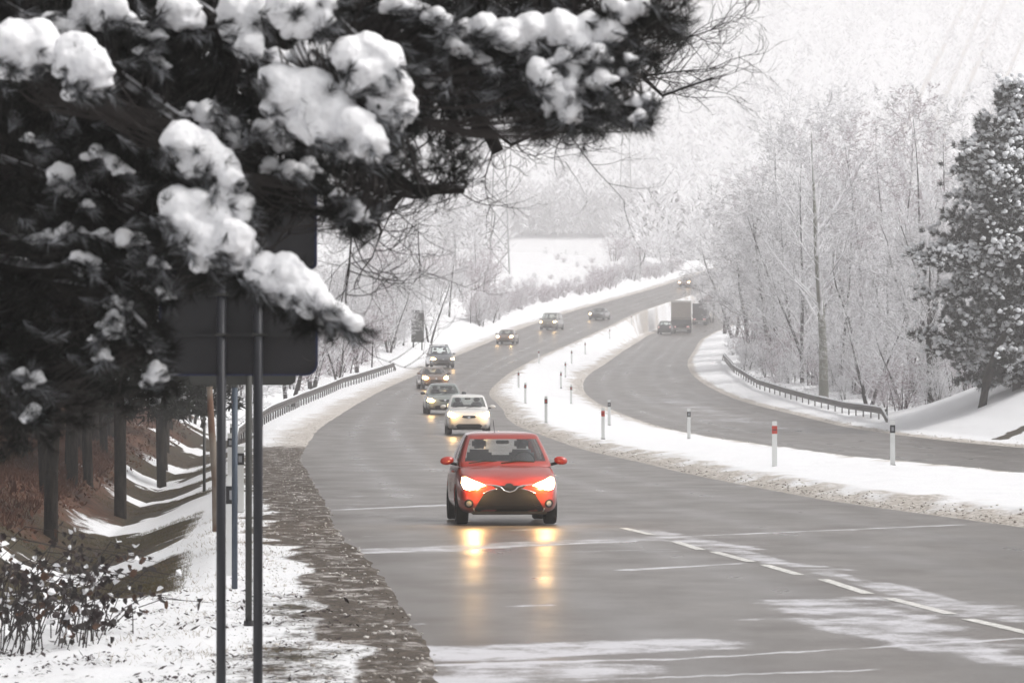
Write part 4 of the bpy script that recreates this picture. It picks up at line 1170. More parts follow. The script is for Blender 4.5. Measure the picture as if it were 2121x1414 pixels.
# --- the red hatchback
mouth = [(-.44, .50), (-.50, .40), (-.57, .27), (-.50, .225), (.50, .225), (.57, .27), (.50, .40), (.44, .50), (.24, .585), (.10, .60), (-.10, .60), (-.24, .585)]
red = make_car('hatchback', (-.17, 58.9, .006), R(4.2), dict(paint=P_RED, lampmat=M_LAMP, s=.90, glow=42, aerial=True, mirror=M_MIRR, nose=.77, wt=.615, ws=-1.12, r0=-.42,
    lamp=[(.37, .66), (.46, .695), (.58, .74), (.70, .795), (.76, .785), (.775, .69), (.74, .60), (.65, .575), (.55, .60), (.45, .64)],
    front=[('grille', mouth, M_TRIM, .012), ('upper_grille', [(-.30, .655), (.30, .655), (.22, .61), (.10, .58), (-.10, .58), (-.22, .61)], M_TRIM, .010), ('badge', ellipse(0, .645, .075, .052), M_TRIM, .02),
           ('fog_lamp_bezel', ellipse(.66, .36, .075, .075), M_TRIM, .008), ('fog_lamp_bezel', ellipse(-.66, .36, .075, .075), M_TRIM, .008), ('fog_lamp', ellipse(.66, .36, .045, .045), M_GREYREF, .018), ('fog_lamp', ellipse(-.66, .36, .045, .045), M_GREYREF, .018),
           ('running_light', [(.555, .225), (.575, .225), (.595, .285), (.575, .285)], M_WHITEPL, .016), ('running_light', [(-.555, .225), (-.575, .225), (-.595, .285), (-.575, .285)][::-1], M_WHITEPL, .016)],
    strips=[('chrome_wing', [(-.46, .675), (-.22, .655), (-.14, .63), (-.09, .575), (0, .548), (.09, .575), (.14, .63), (.22, .655), (.46, .675)], .014, M_CHROME),
            ('chrome_whisker', [(-.20, .605), (-.33, .575), (-.44, .525)], .010, M_CHROME), ('chrome_whisker', [(.20, .605), (.33, .575), (.44, .525)], .010, M_CHROME),
            ('badge_ring', [(.062 * math.cos(a), .648 + .036 * math.sin(a)) for a in [i * math.pi / 6 for i in range(13)]], .006, M_CHROME)]))
tag(red, 'bright red hatchback with lit headlights and chrome grille wing, nearest car', 'car', 'oncoming cars')
gw = [(-.40, .52), (-.36, .46), (.36, .46), (.40, .52), (.30, .56), (-.30, .56)]
low = [(-.42, .22), (.42, .22), (.50, .34), (.40, .40), (-.40, .40), (-.50, .34)]
def std_front(plate=True, g=gw):
    f = [('grille', g, M_TRIM, .012), ('lower_grille', low, M_TRIM, .012), ('fog_lamp', ellipse(.62, .34, .05, .05), M_GREYREF, .012), ('fog_lamp', ellipse(-.62, .34, .05, .05), M_GREYREF, .012), ('badge', ellipse(0, .64, .06, .045), M_CHROME, .02)]
    return f
hg = lambda t_: [(-.30, t_), (.30, t_), (.22, t_ - .07), (.05, t_ - .085), (-.05, t_ - .085), (-.22, t_ - .07)]
cars = [
 ('hatchback', 968, 147, 2.5, 'white compact hatchback following right behind the red car', dict(paint=P_WHITE, H=1.50, hood=1.0, nose=.84, W=.835, glow=14, lampmat=M_LAMP, wt=.63, front=std_front(g=hg(.70)), lamp=[(.42, .72), (.56, .80), (.74, .88), (.80, .82), (.80, .70), (.66, .64), (.52, .65)], strips=[('chrome_strip', [(-.3, .71), (.3, .71)], .012, M_CHROME)])),
 ('sedan', 917, 183, 4, 'silver-green sedan with dark door mirrors behind the white hatchback', dict(paint=P_SILVER, H=1.43, hood=.93, nose=.74, W=.87, L=4.5, by=1.7, r1=.95, trunk=.96, mirror=P_DARK, glow=16, lampmat=M_LAMP, wt=.62, one=0, front=std_front(g=hg(.66)), lamp=[(.46, .62), (.58, .70), (.76, .76), (.82, .70), (.82, .60), (.70, .55), (.56, .55)])),
 ('hatchback', 896, 243, 8, 'taupe car with bright yellow headlights, third behind the red car', dict(paint=P_BROWN, H=1.36, hood=.93, nose=.76, W=.86, glow=18, lampmat=M_LAMP, front=std_front())),
 ('estate_car', 911, 300, 8, 'slate estate car with roof bars in line behind the taupe car', dict(paint=P_BLUE, H=1.72, hood=1.05, nose=.86, W=.93, L=4.5, r1=1.7, by=2.05, rack=True, glow=14, front=std_front(), lamp=[(.50, .66), (.62, .74), (.80, .80), (.84, .72), (.84, .62), (.70, .60)])),
 ('sedan', 1051, 371, -8, 'small hazy sedan with lit headlights below the first snow mound', dict(paint=P_BROWN, H=1.38, hood=.93, nose=.76, W=.86, L=4.4, by=1.7, r1=.95, trunk=.96, front=std_front())),
 ('van', 1143, 417, -12, 'boxy grey van with lit headlights on the outer lane', dict(paint=P_GREY, H=1.85, hood=1.15, nose=.98, W=.95, L=4.7, ws=-1.35, r0=-.7, r1=2.0, by=2.2, wt=.80, front=std_front(), lamp=[(.52, .80), (.60, .92), (.84, .94), (.86, .80), (.70, .76)])),
 ('sedan', 1242, 453, -14, 'dark low sedan with one visible headlight beside the median', dict(paint=P_DARK, H=1.38, hood=.93, nose=.76, W=.9, L=4.4, by=1.7, r1=.95, trunk=.96, one=0, front=std_front())),
 ('hatchback', 1425, 568, -22, 'farthest misty car coming over the crest with headlights on', dict(paint=P_BROWN, H=1.42, hood=.95, nose=.78, W=.93, front=std_front())),
]
for nm, px, Y, yaw, lab, sp in cars:
    c = make_car(nm, spot_(px, Y), R(yaw), sp); tag(c, lab, 'van' if nm == 'van' else 'car', 'oncoming cars')
# slope of the road tips the farther cars back a little
M_TARP = simple('beige_tarpaulin', (.26, .225, .19), .7, scale=1.5, var=.15); M_TARPD = simple('dark_lorry_paint', (.045, .038, .04), .6, scale=2); M_RUSTY = simple('maroon_body', (.14, .06, .06), .6, scale=2); M_LFRAME = simple('pale_frame', (.5, .48, .45), .5, scale=3)
def lorry(px, Y, rz, label, Wd, Ht, Ln, mbox, mlow, frame=True):
    root = empty('lorry', spot_(px, Y), rz)
    tag(root, label, 'lorry', 'lorries on the far carriageway')
    b0 = 1.15
    bm = bmesh.new(); bm_box(bm, (0, Ln / 2, (Ht + b0) / 2 + .25), (Wd, Ln, Ht - b0 - .5), bev=.04); link('cargo_box', bm_mesh('cargo_box', bm), mbox, root)
    bm = bmesh.new(); bm_box(bm, (0, Ln / 2 - .02, b0 + .17), (Wd * 1.01, Ln, .62), bev=.03); link('drop_side', bm_mesh('drop_side', bm), mlow, root)
    if frame:
        for sx in (-1, 1):
            bm = bmesh.new(); bm_box(bm, (sx * (Wd / 2 - .05), -.03, (Ht + b0) / 2 + .4), (.12, .08, Ht - b0 - .75)); link('door_post', bm_mesh('door_post', bm), M_LFRAME, root)
        bm = bmesh.new(); bm_box(bm, (0, -.04, Ht - .08), (Wd, .12, .24)); link('roof_edge', bm_mesh('roof_edge', bm), M_LFRAME, root)
        bm = bmesh.new(); bm_box(bm, (0, -.035, 1.86), (Wd - .2, .06, .05)); link('crossbar', bm_mesh('crossbar', bm), M_TRIM, root)
    bm = bmesh.new(); bm_box(bm, (0, .1, .55), (Wd * .88, .12, .14)); link('bumper', bm_mesh('bumper', bm), M_LFRAME, root)
    for sx in (-1, 1):
        bm = bmesh.new(); bm_box(bm, (sx * Wd * .33, .03, .78), (.36, .06, .16)); link('tail_lamp', bm_mesh('lamp', bm), M_TAIL, root)
        bm = bmesh.new(); bm_box(bm, (sx * Wd * .38, .35, .45), (.5, .03, .6)); link('mudflap', bm_mesh('mudflap', bm), M_TRIM, root)
        for y in (1.0, 2.3, Ln + .6):
            bm = bmesh.new(); bm_cyl(bm, (sx * Wd * .28, y, .5), (sx * Wd * .49, y, .5), .5, n=20); link('wheel', bm_mesh('wheel', bm), M_TYRE, root)
    bm = bmesh.new(); bm_box(bm, (0, .5, .80), (.55, .03, .14)); link('number_plate', bm_mesh('number_plate', bm), M_LFRAME, root)
    bm = bmesh.new(); bm_box(bm, (0, Ln / 2, .85), (.9, Ln + 1, .3)); link('chassis', bm_mesh('chassis', bm), M_TRIM, root)
    bm = bmesh.new(); bm_box(bm, (0, Ln + 1.1, 1.75), (Wd * .96, 1.9, 2.5), bev=.12); link('cab', bm_mesh('cab', bm), M_TARPD, root)
    bm = bmesh.new(); bm_box(bm, (0, Ln + .9, 3.25 + .5 * (Ht > 3.8)), (Wd * .45, .9, .5), bev=.1); link('wind_deflector', bm_mesh('wind_deflector', bm), M_TARPD, root)
lorry(1411, 484, R(-3), 'beige tarpaulin lorry seen from behind on the far carriageway', 2.55, 4.0, 6.5, M_TARP, M_TARPD)
lorry(1449, 512, R(-6), 'dark grey lorry driving just ahead and right of the beige lorry', 1.9, 2.9, 4.5, M_TARPD, M_GREY if False else M_TARPD, False)
lorry(1467, 545, R(-8), 'maroon lorry farthest ahead, half hidden by twigs', 2.2, 2.8, 5, M_RUSTY, M_TARPD, False)
c = make_car('estate_car', spot_(1380, 478), R(172), dict(paint=P_DARK, H=1.6, W=.95, L=4.6, r1=1.7, by=2.0, lampmat=M_GREYREF, front=[])); tag(c, 'dark car overtaking on the left of the beige lorry', 'car')

# ---------------------------------------------------------------- guardrails
def guardrail(label, Ya, Yb, fx, step=2.6, capside=1, hgt=.50):
    Ys = np.arange(Ya, Yb, 1.3)
    xs = np.array([fx(y) for y in Ys]); zs = H(xs, Ys)
    root = empty('guardrail', (xs[0], Ys[0], zs[0])); o0 = Vector((xs[0], Ys[0], zs[0])); tag(root, label, 'guardrail', 'guardrails')
    k = np.ones(5) / 5; zsm = np.convolve(np.pad(zs, 2, 'edge'), k, 'valid')
    # turned-down ends
    zt = zsm + hgt; zt[0] -= .45; zt[1] -= .2; zt[-1] -= .45; zt[-2] -= .2
    prof = [(0, .15), (.045, .10), (.045, .05), (.0, .01), (.0, -.01), (.045, -.05), (.045, -.10), (0, -.15), (-.012, -.15), (-.012, .15)]
    rings = [[Vector((x - capside * p[0], y, z + p[1])) - o0 for p in prof] for x, y, z in zip(xs, Ys, zt)]
    link('rail_beam', bm_mesh('rail_beam', loft(rings), False), M_METAL, root)
    rings = [[Vector((x, y, z + .155)) - o0 + Vector(v) for v in ((-.04, 0, 0), (.03, 0, 0), (.035, 0, .03 + .02 * rnd.random()), (0, 0, .06 + .03 * rnd.random()), (-.045, 0, .03))] for x, y, z in zip(xs, Ys, zt)]
    link('snow_cap', bm_mesh('snow_cap', loft(rings), True), M_SNOW, root)
    bm = bmesh.new(); bm_box(bm, (0, 0, 0), (.06, .12, .95)); bm_box(bm, (-capside * .05, 0, .30), (.10, .10, .12)); pm = bm_mesh('post', bm); pm.materials.append(M_METAL)
    y = Ya + 1.0
    while y < Yb - 1.2:
        x = fx(y); link('post', pm, None, root, Vector((x + capside * .08, y, float(np.interp(y, Ys, zsm)) + .22)) - o0); y += step
guardrail('long galvanised guardrail curving along the left verge beyond the sign', 134, 291, lambda y: float(np.interp(y, [134, 150, 170, 200, 242, 291], [-9.6, -10.1, -10.55, -10.9, -10.6, -8.7])), capside=-1, step=2.2)
guardrail('snow-capped guardrail along the right verge of the far carriageway', 181, 330, lambda y: float(np.interp(y, [181, 205, 255, 290, 330], [17.6, 17.3, 16.2, 16.6, 18.0])), capside=1, step=3.6, hgt=.46)

# ---------------------------------------------------------------- delineator posts
def delineator_meshes(refl):
    bm = bmesh.new()
    prof = [(-.06, -.03), (.06, -.03), (.05, .045), (0, .07), (-.05, .045)]
    lo = [[Vector((x, y, z + (y + .03) * (-.6 if z > 1 else 0))) for x, y in prof] for z in (0, 1.10)]
    body = bm_mesh('post_body', loft(lo)); body.materials.append(M_WHITEPL)
    band = bm_mesh('band', loft([[Vector((x * 1.06, y * 1.06, z)) for x, y in prof] for z in (.80, .99)])); band.materials.append(M_BLACKPL if refl != 'red' else M_REDREF)
    bm = bmesh.new(); bm_box(bm, (0, -.036, .895), (.055, .012, .10)); rf = bm_mesh('reflector', bm); rf.materials.append({'grey': M_GREYREF, 'red': M_WHITEPL}[refl] if refl != 'dark' else M_REDREF)
    if refl == 'red':
        bm = bmesh.new(); bm_box(bm, (0, -.036, .895), (.10, .008, .02)); rf = bm_mesh('reflector', bm); rf.materials.append(M_BLACKPL)
    bm = bmesh.new(); bm_cyl(bm, (0, .01, -.25), (0, .01, .03), .075, n=8); ft = bm_mesh('foot', bm); ft.materials.append(M_METAL)
    return [('post_body', body), ('band', band), ('reflector', rf), ('foot', ft)]
DM = {k: delineator_meshes(k) for k in ('red', 'grey', 'dark')}
def delineator(px, pby, kind, label, group, y0=12, tilt=0, s=1):
    v = hit(px, pby, y0)
    root = empty('delineator_post', v - Vector((0, 0, .03)), 0); root.rotation_euler = (0, R(tilt), R(rnd.uniform(-12, 12))); root.scale = (s, s, s)
    tag(root, label, 'delineator post', group)
    for nm, me in DM[kind]: link(nm, me, None, root)
GM = 'delineator posts on the snowy median'
for px, py, kd, lab in [(1604, 966, 'red', 'white post with a red band, nearest on the median'), (1849, 962, 'grey', 'white post with a black band farthest right on the median'), (1427, 908, 'grey', 'thin white post with a black band in the middle of the median'),
        (1249, 908, 'red', 'narrow white post with red band left of the middle one'), (1262, 880, 'grey', 'short white post right behind the narrow red-banded one'), (1131, 875, 'dark', 'thin post near the left bend of the median'),
        (1183, 836, 'dark', 'small dark-topped post near the far carriageway edge'), (1088, 834, 'dark', 'small post at the left tip of the median bend'), (1074, 803, 'dark', 'tiny post on the left edge above the bend'),
        (1162, 803, 'dark', 'tiny post beside the far carriageway inner bend'), (1171, 780, 'dark', 'tiny post just below the bare strip across the median'), (1184, 752, 'dark', 'tiny post on the bare strip across the median'), (1116, 752, 'dark', 'tiny post at the left end of the bare strip'),
        (1212, 733, 'dark', 'tiny post just above the bare strip'), (1263, 702, 'dark', 'tiny post far up the narrow median'), (1308, 672, 'dark', 'tiny hazy post farther up the narrow median'), (1436, 612, 'dark', 'faint post near the crest on the median')]:
    delineator(px, py, kd, lab, GM)
GS = 'delineator posts along the left shoulder'
for px, py, lab in [(480, 1192, 'nearest black-banded delineator post between the sign legs'), (498, 1062, 'delineator post just right of the blue-grey pole'), (477, 1000, 'delineator post farther along the shoulder'), (481, 958, 'distant delineator post near the guardrail start')]:
    delineator(px, py, 'grey', lab, GS, 25)
bm = bmesh.new()

# ---------------------------------------------------------------- road sign seen from behind, with its neighbours
YS = 24.0
g0 = h1(P(495, 0, YS).x, YS)
base = Vector((P(495, 0, YS).x, YS, g0))
sg = empty('road_sign', base); tag(sg, 'large dark road sign board seen from behind on two grey legs', 'road sign')
def rounded(x0, x1, z0, z1, r, n=5):
    pts = []
    for cx, cz, a0 in ((x1 - r, z0 + r, -90), (x1 - r, z1 - r, 0), (x0 + r, z1 - r, 90), (x0 + r, z0 + r, 180)):
        for i in range(n + 1):
            a = R(a0 + 90 * i / n); pts.append((cx + r * math.cos(a), cz + r * math.sin(a)))
    return pts
def board(nm, px0, px1, py0, py1, Y, r, mat, parent, orig, thick=.028, edge=True):
    a = P(px0, py1, Y); b = P(px1, py0, Y)
    pts = rounded(a.x, b.x, a.z, b.z, r)
    bm = loft([[Vector((x, Y + dy, z)) - orig for x, z in pts] for dy in (0, thick)])
    o = link(nm, bm_mesh(nm, bm), mat, parent)
    if edge:   # raised rim turned towards the road side
        pin = rounded(a.x + .012, b.x - .012, a.z + .012, b.z - .012, max(r - .012, .005))
        bm = bmesh.new(); n = len(pts); L = []
        for pp, dy in ((pts, -.016), (pts, thick + .012), (pin, thick + .012), (pin, -.016)): L.append([bm.verts.new(Vector((x + (.0015 if pp is pts and x > (a.x + b.x) / 2 else (-.0015 if pp is pts else 0)), Y + dy, z)) - orig) for x, z in pp])
        for i in range(4):
            for k in range(n): bm.faces.new((L[i][k], L[i][(k + 1) % n], L[(i + 1) % 4][(k + 1) % n], L[(i + 1) % 4][k]))
        bmesh.ops.recalc_face_normals(bm, faces=bm.faces)
        link('rim', bm_mesh('rim', bm), M_PANELE, o)
    return o
board('panel', 330, 658, 562, 778, YS + .05, .075, M_PANEL, sg, base)
board('panel', 522, 656, 330, 558, YS + .05, .04, M_PANEL, sg, base)
for px in (459, 535):
    x = P(px, 0, YS).x; zt = P(px, 340 if px == 535 else 575, YS).z; gz = h1(x, YS)
    bm = bmesh.new(); bm_cyl(bm, Vector((x, YS, gz - .4)) - base, Vector((x, YS, zt)) - base, .030, n=16); link('leg', bm_mesh('leg', bm, True), M_POST, sg)
for py in (693, 610, 545, 430):
    a = P(342 if py > 560 else 530, py, YS + .035); b = P(646 if py > 560 else 648, py, YS + .035)
    bm = bmesh.new(); bm_box(bm, (a + b) / 2 - base, (b.x - a.x, .024, .022)); link('rail', bm_mesh('rail', bm), M_PANELE if False else M_BLACKPL, sg)
for px in (459, 535):
    for py in (693, 610):
        c = P(px, py, YS) - base
        bm = bmesh.new(); bm_box(bm, c + Vector((0, 0, 0)), (.078, .066, .018), bev=.004); bm_cyl(bm, c + Vector((.047, .0, 0)), c + Vector((.047, .05, 0)), .007, n=6); link('clamp', bm_mesh('clamp', bm), M_POSTG, sg)
# second, lower sign standing just behind
Y2 = 33.4; v = hit(515, 1297, 28); b2_ = Vector((v.x, v.y, v.z))
s2 = empty('road_sign', b2_); tag(s2, 'second road sign hidden behind the big board, on one grey post', 'road sign')
board('panel', 392, 612, 640, 797, v.y + .05, .05, M_POSTG, s2, b2_, edge=False)
bm = bmesh.new(); bm_cyl(bm, (0, 0, -.4), (0, 0, P(515, 650, v.y).z - v.z), .029, n=14); link('post', bm_mesh('post', bm, True), M_POSTG, s2)
bm = bmesh.new(); bm_cyl(bm, (0, 0, -.1), (0, 0, .05), .055, .04, n=12); link('foot', bm_mesh('foot', bm), M_BLACKPL, s2)
v = hit(486, 1222, 30)
mp = empty('marker_pole', v); tag(mp, 'blue-grey capped metal pole standing between the two sign legs', 'pole')
hh_ = P(486, 800, v.y).z - v.z
bm = bmesh.new(); bm_cyl(bm, (0, 0, -.3), (0, 0, hh_), .030, n=14); link('tube', bm_mesh('tube', bm, True), M_BLUEPOST, mp)
bm = bmesh.new(); bm_cyl(bm, (0, 0, hh_ - .01), (0, 0, hh_ + .02), .034, n=14); link('cap', bm_mesh('cap', bm), M_POSTG, mp)
v = hit(449, 1100, 40)
rp = empty('wooden_pole', v); tag(rp, 'leaning rust-stained pole at the edge of the ditch', 'pole')
tp = P(434, 802, v.y) - v
bm = bmesh.new(); bm_tube(bm, [Vector((0, 0, -.4)), tp * .35 + Vector((.02, 0, 0)), tp * .7, tp], [.06, .056, .05, .042], 10); link('shaft', bm_mesh('shaft', bm, True), M_RUST, rp)
bm = bmesh.new(); bm_cyl(bm, tp - Vector((0, 0, .01)), tp + Vector((-.002, 0, .012)), .046, n=10); link('top', bm_mesh('top', bm), M_RUST, rp)
v = hit(423, 1018, 50)
tp_ = empty('thin_stake', v); tag(tp_, 'thin grey stake standing in the snow left of the rusty pole', 'stake')
bm = bmesh.new(); bm_cyl(bm, (0, 0, -.3), (0, 0, P(423, 880, v.y).z - v.z), .035, .03, n=8); link('shaft', bm_mesh('shaft', bm, True), M_POSTG, tp_)
bm = bmesh.new(); bm_cyl(bm, (0, 0, P(423, 880, v.y).z - v.z), (0, 0, P(423, 874, v.y).z - v.z), .04, n=8); link('cap', bm_mesh('cap', bm), M_POSTG, tp_)
# grey cabinet-like board among the far left trees
v = hit(865, 722, 200); bb = empty('roadside_board', v); tag(bb, 'tall plain grey board among the trees at the far end of the guardrail', 'sign')
k = v.y / F
bm = bmesh.new(); bm_box(bm, (0, 0, 46 * k), (26 * k, .15, 66 * k)); link('panel', bm_mesh('panel', bm), M_GREYREF if False else M_POSTG, bb)
for sx in (-1, 1):
    bm = bmesh.new(); bm_cyl(bm, (sx * 9 * k, .12, -.5), (sx * 9 * k, .12, 70 * k), .06, n=8); link('leg', bm_mesh('leg', bm), M_POSTG, bb)

# ---------------------------------------------------------------- ground litter, grass, bush
def scatter_leaves(label, n, fx, size, mat, seed, name='leaf_litter', cat='leaves', stand=.3):
    r = np.random.default_rng(seed)
    X, Y = fx(r, n); Z = H(X, Y) + .012
    c = np.stack([X, Y, Z], -1)
    a = r.uniform(0, 2 * np.pi, n); s = size * r.uniform(.4, 1.3, n)
    u = np.stack([np.cos(a), np.sin(a), r.normal(0, stand, n)], -1) * s[:, None]; w = np.stack([-np.sin(a), np.cos(a), r.normal(0, stand, n)], -1) * (s * .5)[:, None]
    lift = np.abs(u[:, 2:3]) * .7
    c = c + np.concatenate([np.zeros((n, 2)), lift], 1)
    V = np.stack([c - u, c + w, c + u, c - w], 1).reshape(-1, 3)
    tag(link(name, np_mesh(name, V, np.arange(len(V)).reshape(-1, 4)), mat), label, cat, kind='stuff')
def near_left(r, n):
    Y = 22 + r.random(n) ** 1.2 * 17; d = r.uniform(.6, 6, n); return fEL(Y) - d, Y
scatter_leaves('dark dead leaves and twigs scattered over the snowy verge in front', 700, near_left, .035, M_DARKLEAF, 4)
def clumpy(r, n):
    cx = 70; cy = r.uniform(22, 40, cx); cd = r.uniform(.8, 5, cx); i = r.integers(0, cx, n)
    Y = cy[i] + r.normal(0, .30, n); d = cd[i] + r.normal(0, .12, n); return fEL(Y) - d, Y
scatter_leaves('patches of rotting leaves lying on the snowy verge', 2200, clumpy, .022, M_DARKLEAF, 8)
def forestfloor(r, n):
    Y = r.uniform(40, 150, n); d = np.where(Y < 58, 7.0, 4.7) + r.random(n) * 8; return fEL(Y) - d, Y
scatter_leaves('rusty brown leaves covering the floor of the pine wood', 16000, forestfloor, .055, M_REDBRUSH, 5, stand=.7)
def shoulder(r, n):
    Y = 22 + r.random(n) * 60; d = r.uniform(.15, 1.7, n); return fEL(Y) - d, Y
scatter_leaves('gravel and mud crumbs on the bare left shoulder', 6000, shoulder, .010, simple('gravel_grit', (.20, .17, .14), .9, scale=5, var=.7), 6, name='grit', cat='gravel', stand=.5)
def blades(label, n, fx, L, mat, seed, lean=.5, name='grass'):
    r = np.random.default_rng(seed); X, Y = fx(r, n); Z = H(X, Y) - .01
    c = np.stack([X, Y, Z], -1); l = L * r.uniform(.4, 1.3, n)[:, None]
    d = np.stack([r.normal(0, lean, n), r.normal(0, lean, n), np.ones(n)], -1); d /= np.linalg.norm(d, axis=1, keepdims=True)
    w = np.stack([np.ones(n), r.normal(0, .5, n), np.zeros(n)], -1) * (L * .045)
    V = np.stack([c - w, c + w, c + d * l + np.stack([r.normal(0, .2, n), r.normal(0, .2, n), np.zeros(n)], -1) * l], 1).reshape(-1, 3)
    tag(link(name, np_mesh(name, V, np.arange(len(V)).reshape(-1, 3)), mat), label, 'grass', kind='stuff')
def bandpts(r, n):
    bands = [(38.5, 50.5), (57, 67), (80, 84), (93, 98), (108, 116), (124, 133)]
    i = r.choice(6, n, p=[.34, .26, .10, .08, .12, .10]); b = np.array(bands)[i]
    d = 2.2 + r.random(n) * 6.5; Y = b[:, 0] + r.random(n) * (b[:, 1] - b[:, 0]); Y = Y - (d - 3.8) * .9 * sstep(3.8, 8, d); return fEL(Y) - d, Y
blades('olive-brown winter grass in the thawed bands of the ditch', 90000, bandpts, .055, M_GRASS, 12)
def brush(r, n):
    Y = r.uniform(44, 110, n); d = np.where(Y < 58, 7.3, 5.0) + r.random(n) * 7; return fEL(Y) - d, Y
blades('rusty dead ferns and undergrowth below the dark pines', 30000, brush, .26, M_REDBRUSH, 13, lean=.8, name='undergrowth')
def edgegrass(r, n):
    cx = 60; cy = r.uniform(23, 60, cx); cd = r.uniform(1.2, 2.6, cx); i = r.integers(0, cx, n); Y = cy[i] + r.normal(0, .35, n); d = cd[i] + r.normal(0, .18, n); return fEL(Y) - d, Y
blades('tufts of straw-coloured grass poking out beside the shoulder', 3000, edgegrass, .07, M_DRYGRASS, 14, lean=1.3)

def clods(label, n, fx, size, seed, cat='snow'):
    r = np.random.default_rng(seed); X, Y = fx(r, n); Z = H(X, Y) + .0
    V, Fc = blobs(np.stack([X, Y, Z + .004], -1), size * r.uniform(.25, 1.0, n) ** 2.0, r, .7)
    tag(link('snow_clods', np_mesh('snow_clods', V, Fc, True), M_CLOD), label, cat, kind='stuff')
t = NT('dirty_snow_clods'); t.set(Roughness=.9)
t.l(t.mix(t.ramp(t.noise(3, 5, rough=.8), .35, .65), (.20, .17, .14), (.72, .69, .66)), t.b.inputs['Base Color']); M_CLOD = t.m
def c_med(r, n):
    Y = 50 + 200 * r.random(n) ** 1.6; return fER(Y) + .02 + np.abs(r.normal(0, .30, n)), Y
clods('dirty crumbs of ploughed snow along the near edge of the median', 2600, c_med, .032, 31)
def c_med2(r, n):
    Y = 85 + 200 * r.random(n) ** 1.4; s_ = r.random(n) < .5; return np.where(s_, fGL(Y) - .02 - np.abs(r.normal(0, .3, n)), fHR(Y) + .05 + np.abs(r.normal(0, .35, n))), Y
clods('grey crumbs of ploughed snow edging the far carriageway', 2500, c_med2, .045, 32)
def c_left(r, n):
    Y = 24 + 150 * r.random(n) ** 1.3; return fEL(Y) - .05 - np.abs(r.normal(0, .7, n)), Y
clods('small dirty lumps of slush on the left shoulder', 1700, c_left, .026, 33)
bu = hit(60, 1330, 22); bush = empty('bramble_bush', bu); tag(bush, 'dark-leaved bramble bush at the lower left corner, dusted with snow', 'bush')
lm = []
for k in range(3):
    bm = bmesh.new(); pr = [(0, 0), (.35, .45), (.75, .42), (1, 0), (.75, -.42), (.35, -.45)]
    vs = [bm.verts.new((x * .065, y * .055, .012 * math.sin(x * 3 + k) + abs(y) * .02)) for x, y in pr]; c0 = bm.verts.new((.033, 0, -.004))
    for i in range(6): bm.faces.new((vs[i], vs[(i + 1) % 6], c0))
    me = bm_mesh('leaf', bm); me.materials.append((M_DARKLEAF, M_TWIG, M_DRYLEAF)[k]); lm.append(me)
snowleaf = lm[0].copy(); snowleaf.materials.clear(); snowleaf.materials.append(M_CLUMP)
nlf = 0
r2 = random.Random(99)
for st in range(135):
    sx = r2.uniform(-1.0, .9) - (.2 if st % 2 else 0); p0 = Vector((sx * .9, r2.uniform(-1.5, 1.5) + 0, -.05)); p0.z = h1(bu.x + p0.x, bu.y + p0.y) - bu.z - .03
    hgt = r2.uniform(.2, .95) * (1.1 - .6 * max(0, sx)); lean = Vector((r2.gauss(.2, .6), r2.gauss(0, .5), 0)) * hgt
    pts = [p0, p0 + lean * .3 + Vector((0, 0, hgt * .6)), p0 + lean * .8 + Vector((0, 0, hgt * .95)), p0 + lean * 1.5 + Vector((0, 0, hgt * .85))]
    bm = bmesh.new(); bm_tube(bm, pts, [.006, .005, .004, .002], 4); link('stem', bm_mesh('stem', bm), M_TWIG, bush)
    for j in range(7):
        t_ = r2.uniform(.25, 1) * 3; i = min(int(t_), 2); q = pts[i].lerp(pts[i + 1], t_ - i)
        l_ = link('leaf', snowleaf if r2.random() < .16 else lm[r2.choice((0, 1, 0, 1, 2))], None, bush, q + Vector((r2.gauss(0, .03), r2.gauss(0, .03), r2.gauss(0, .02))))
        l_.rotation_euler = (r2.gauss(.5, .6), r2.gauss(.3, .6), r2.uniform(0, 6.28)); s_ = r2.uniform(.7, 1.3); l_.scale = (s_, s_, s_)

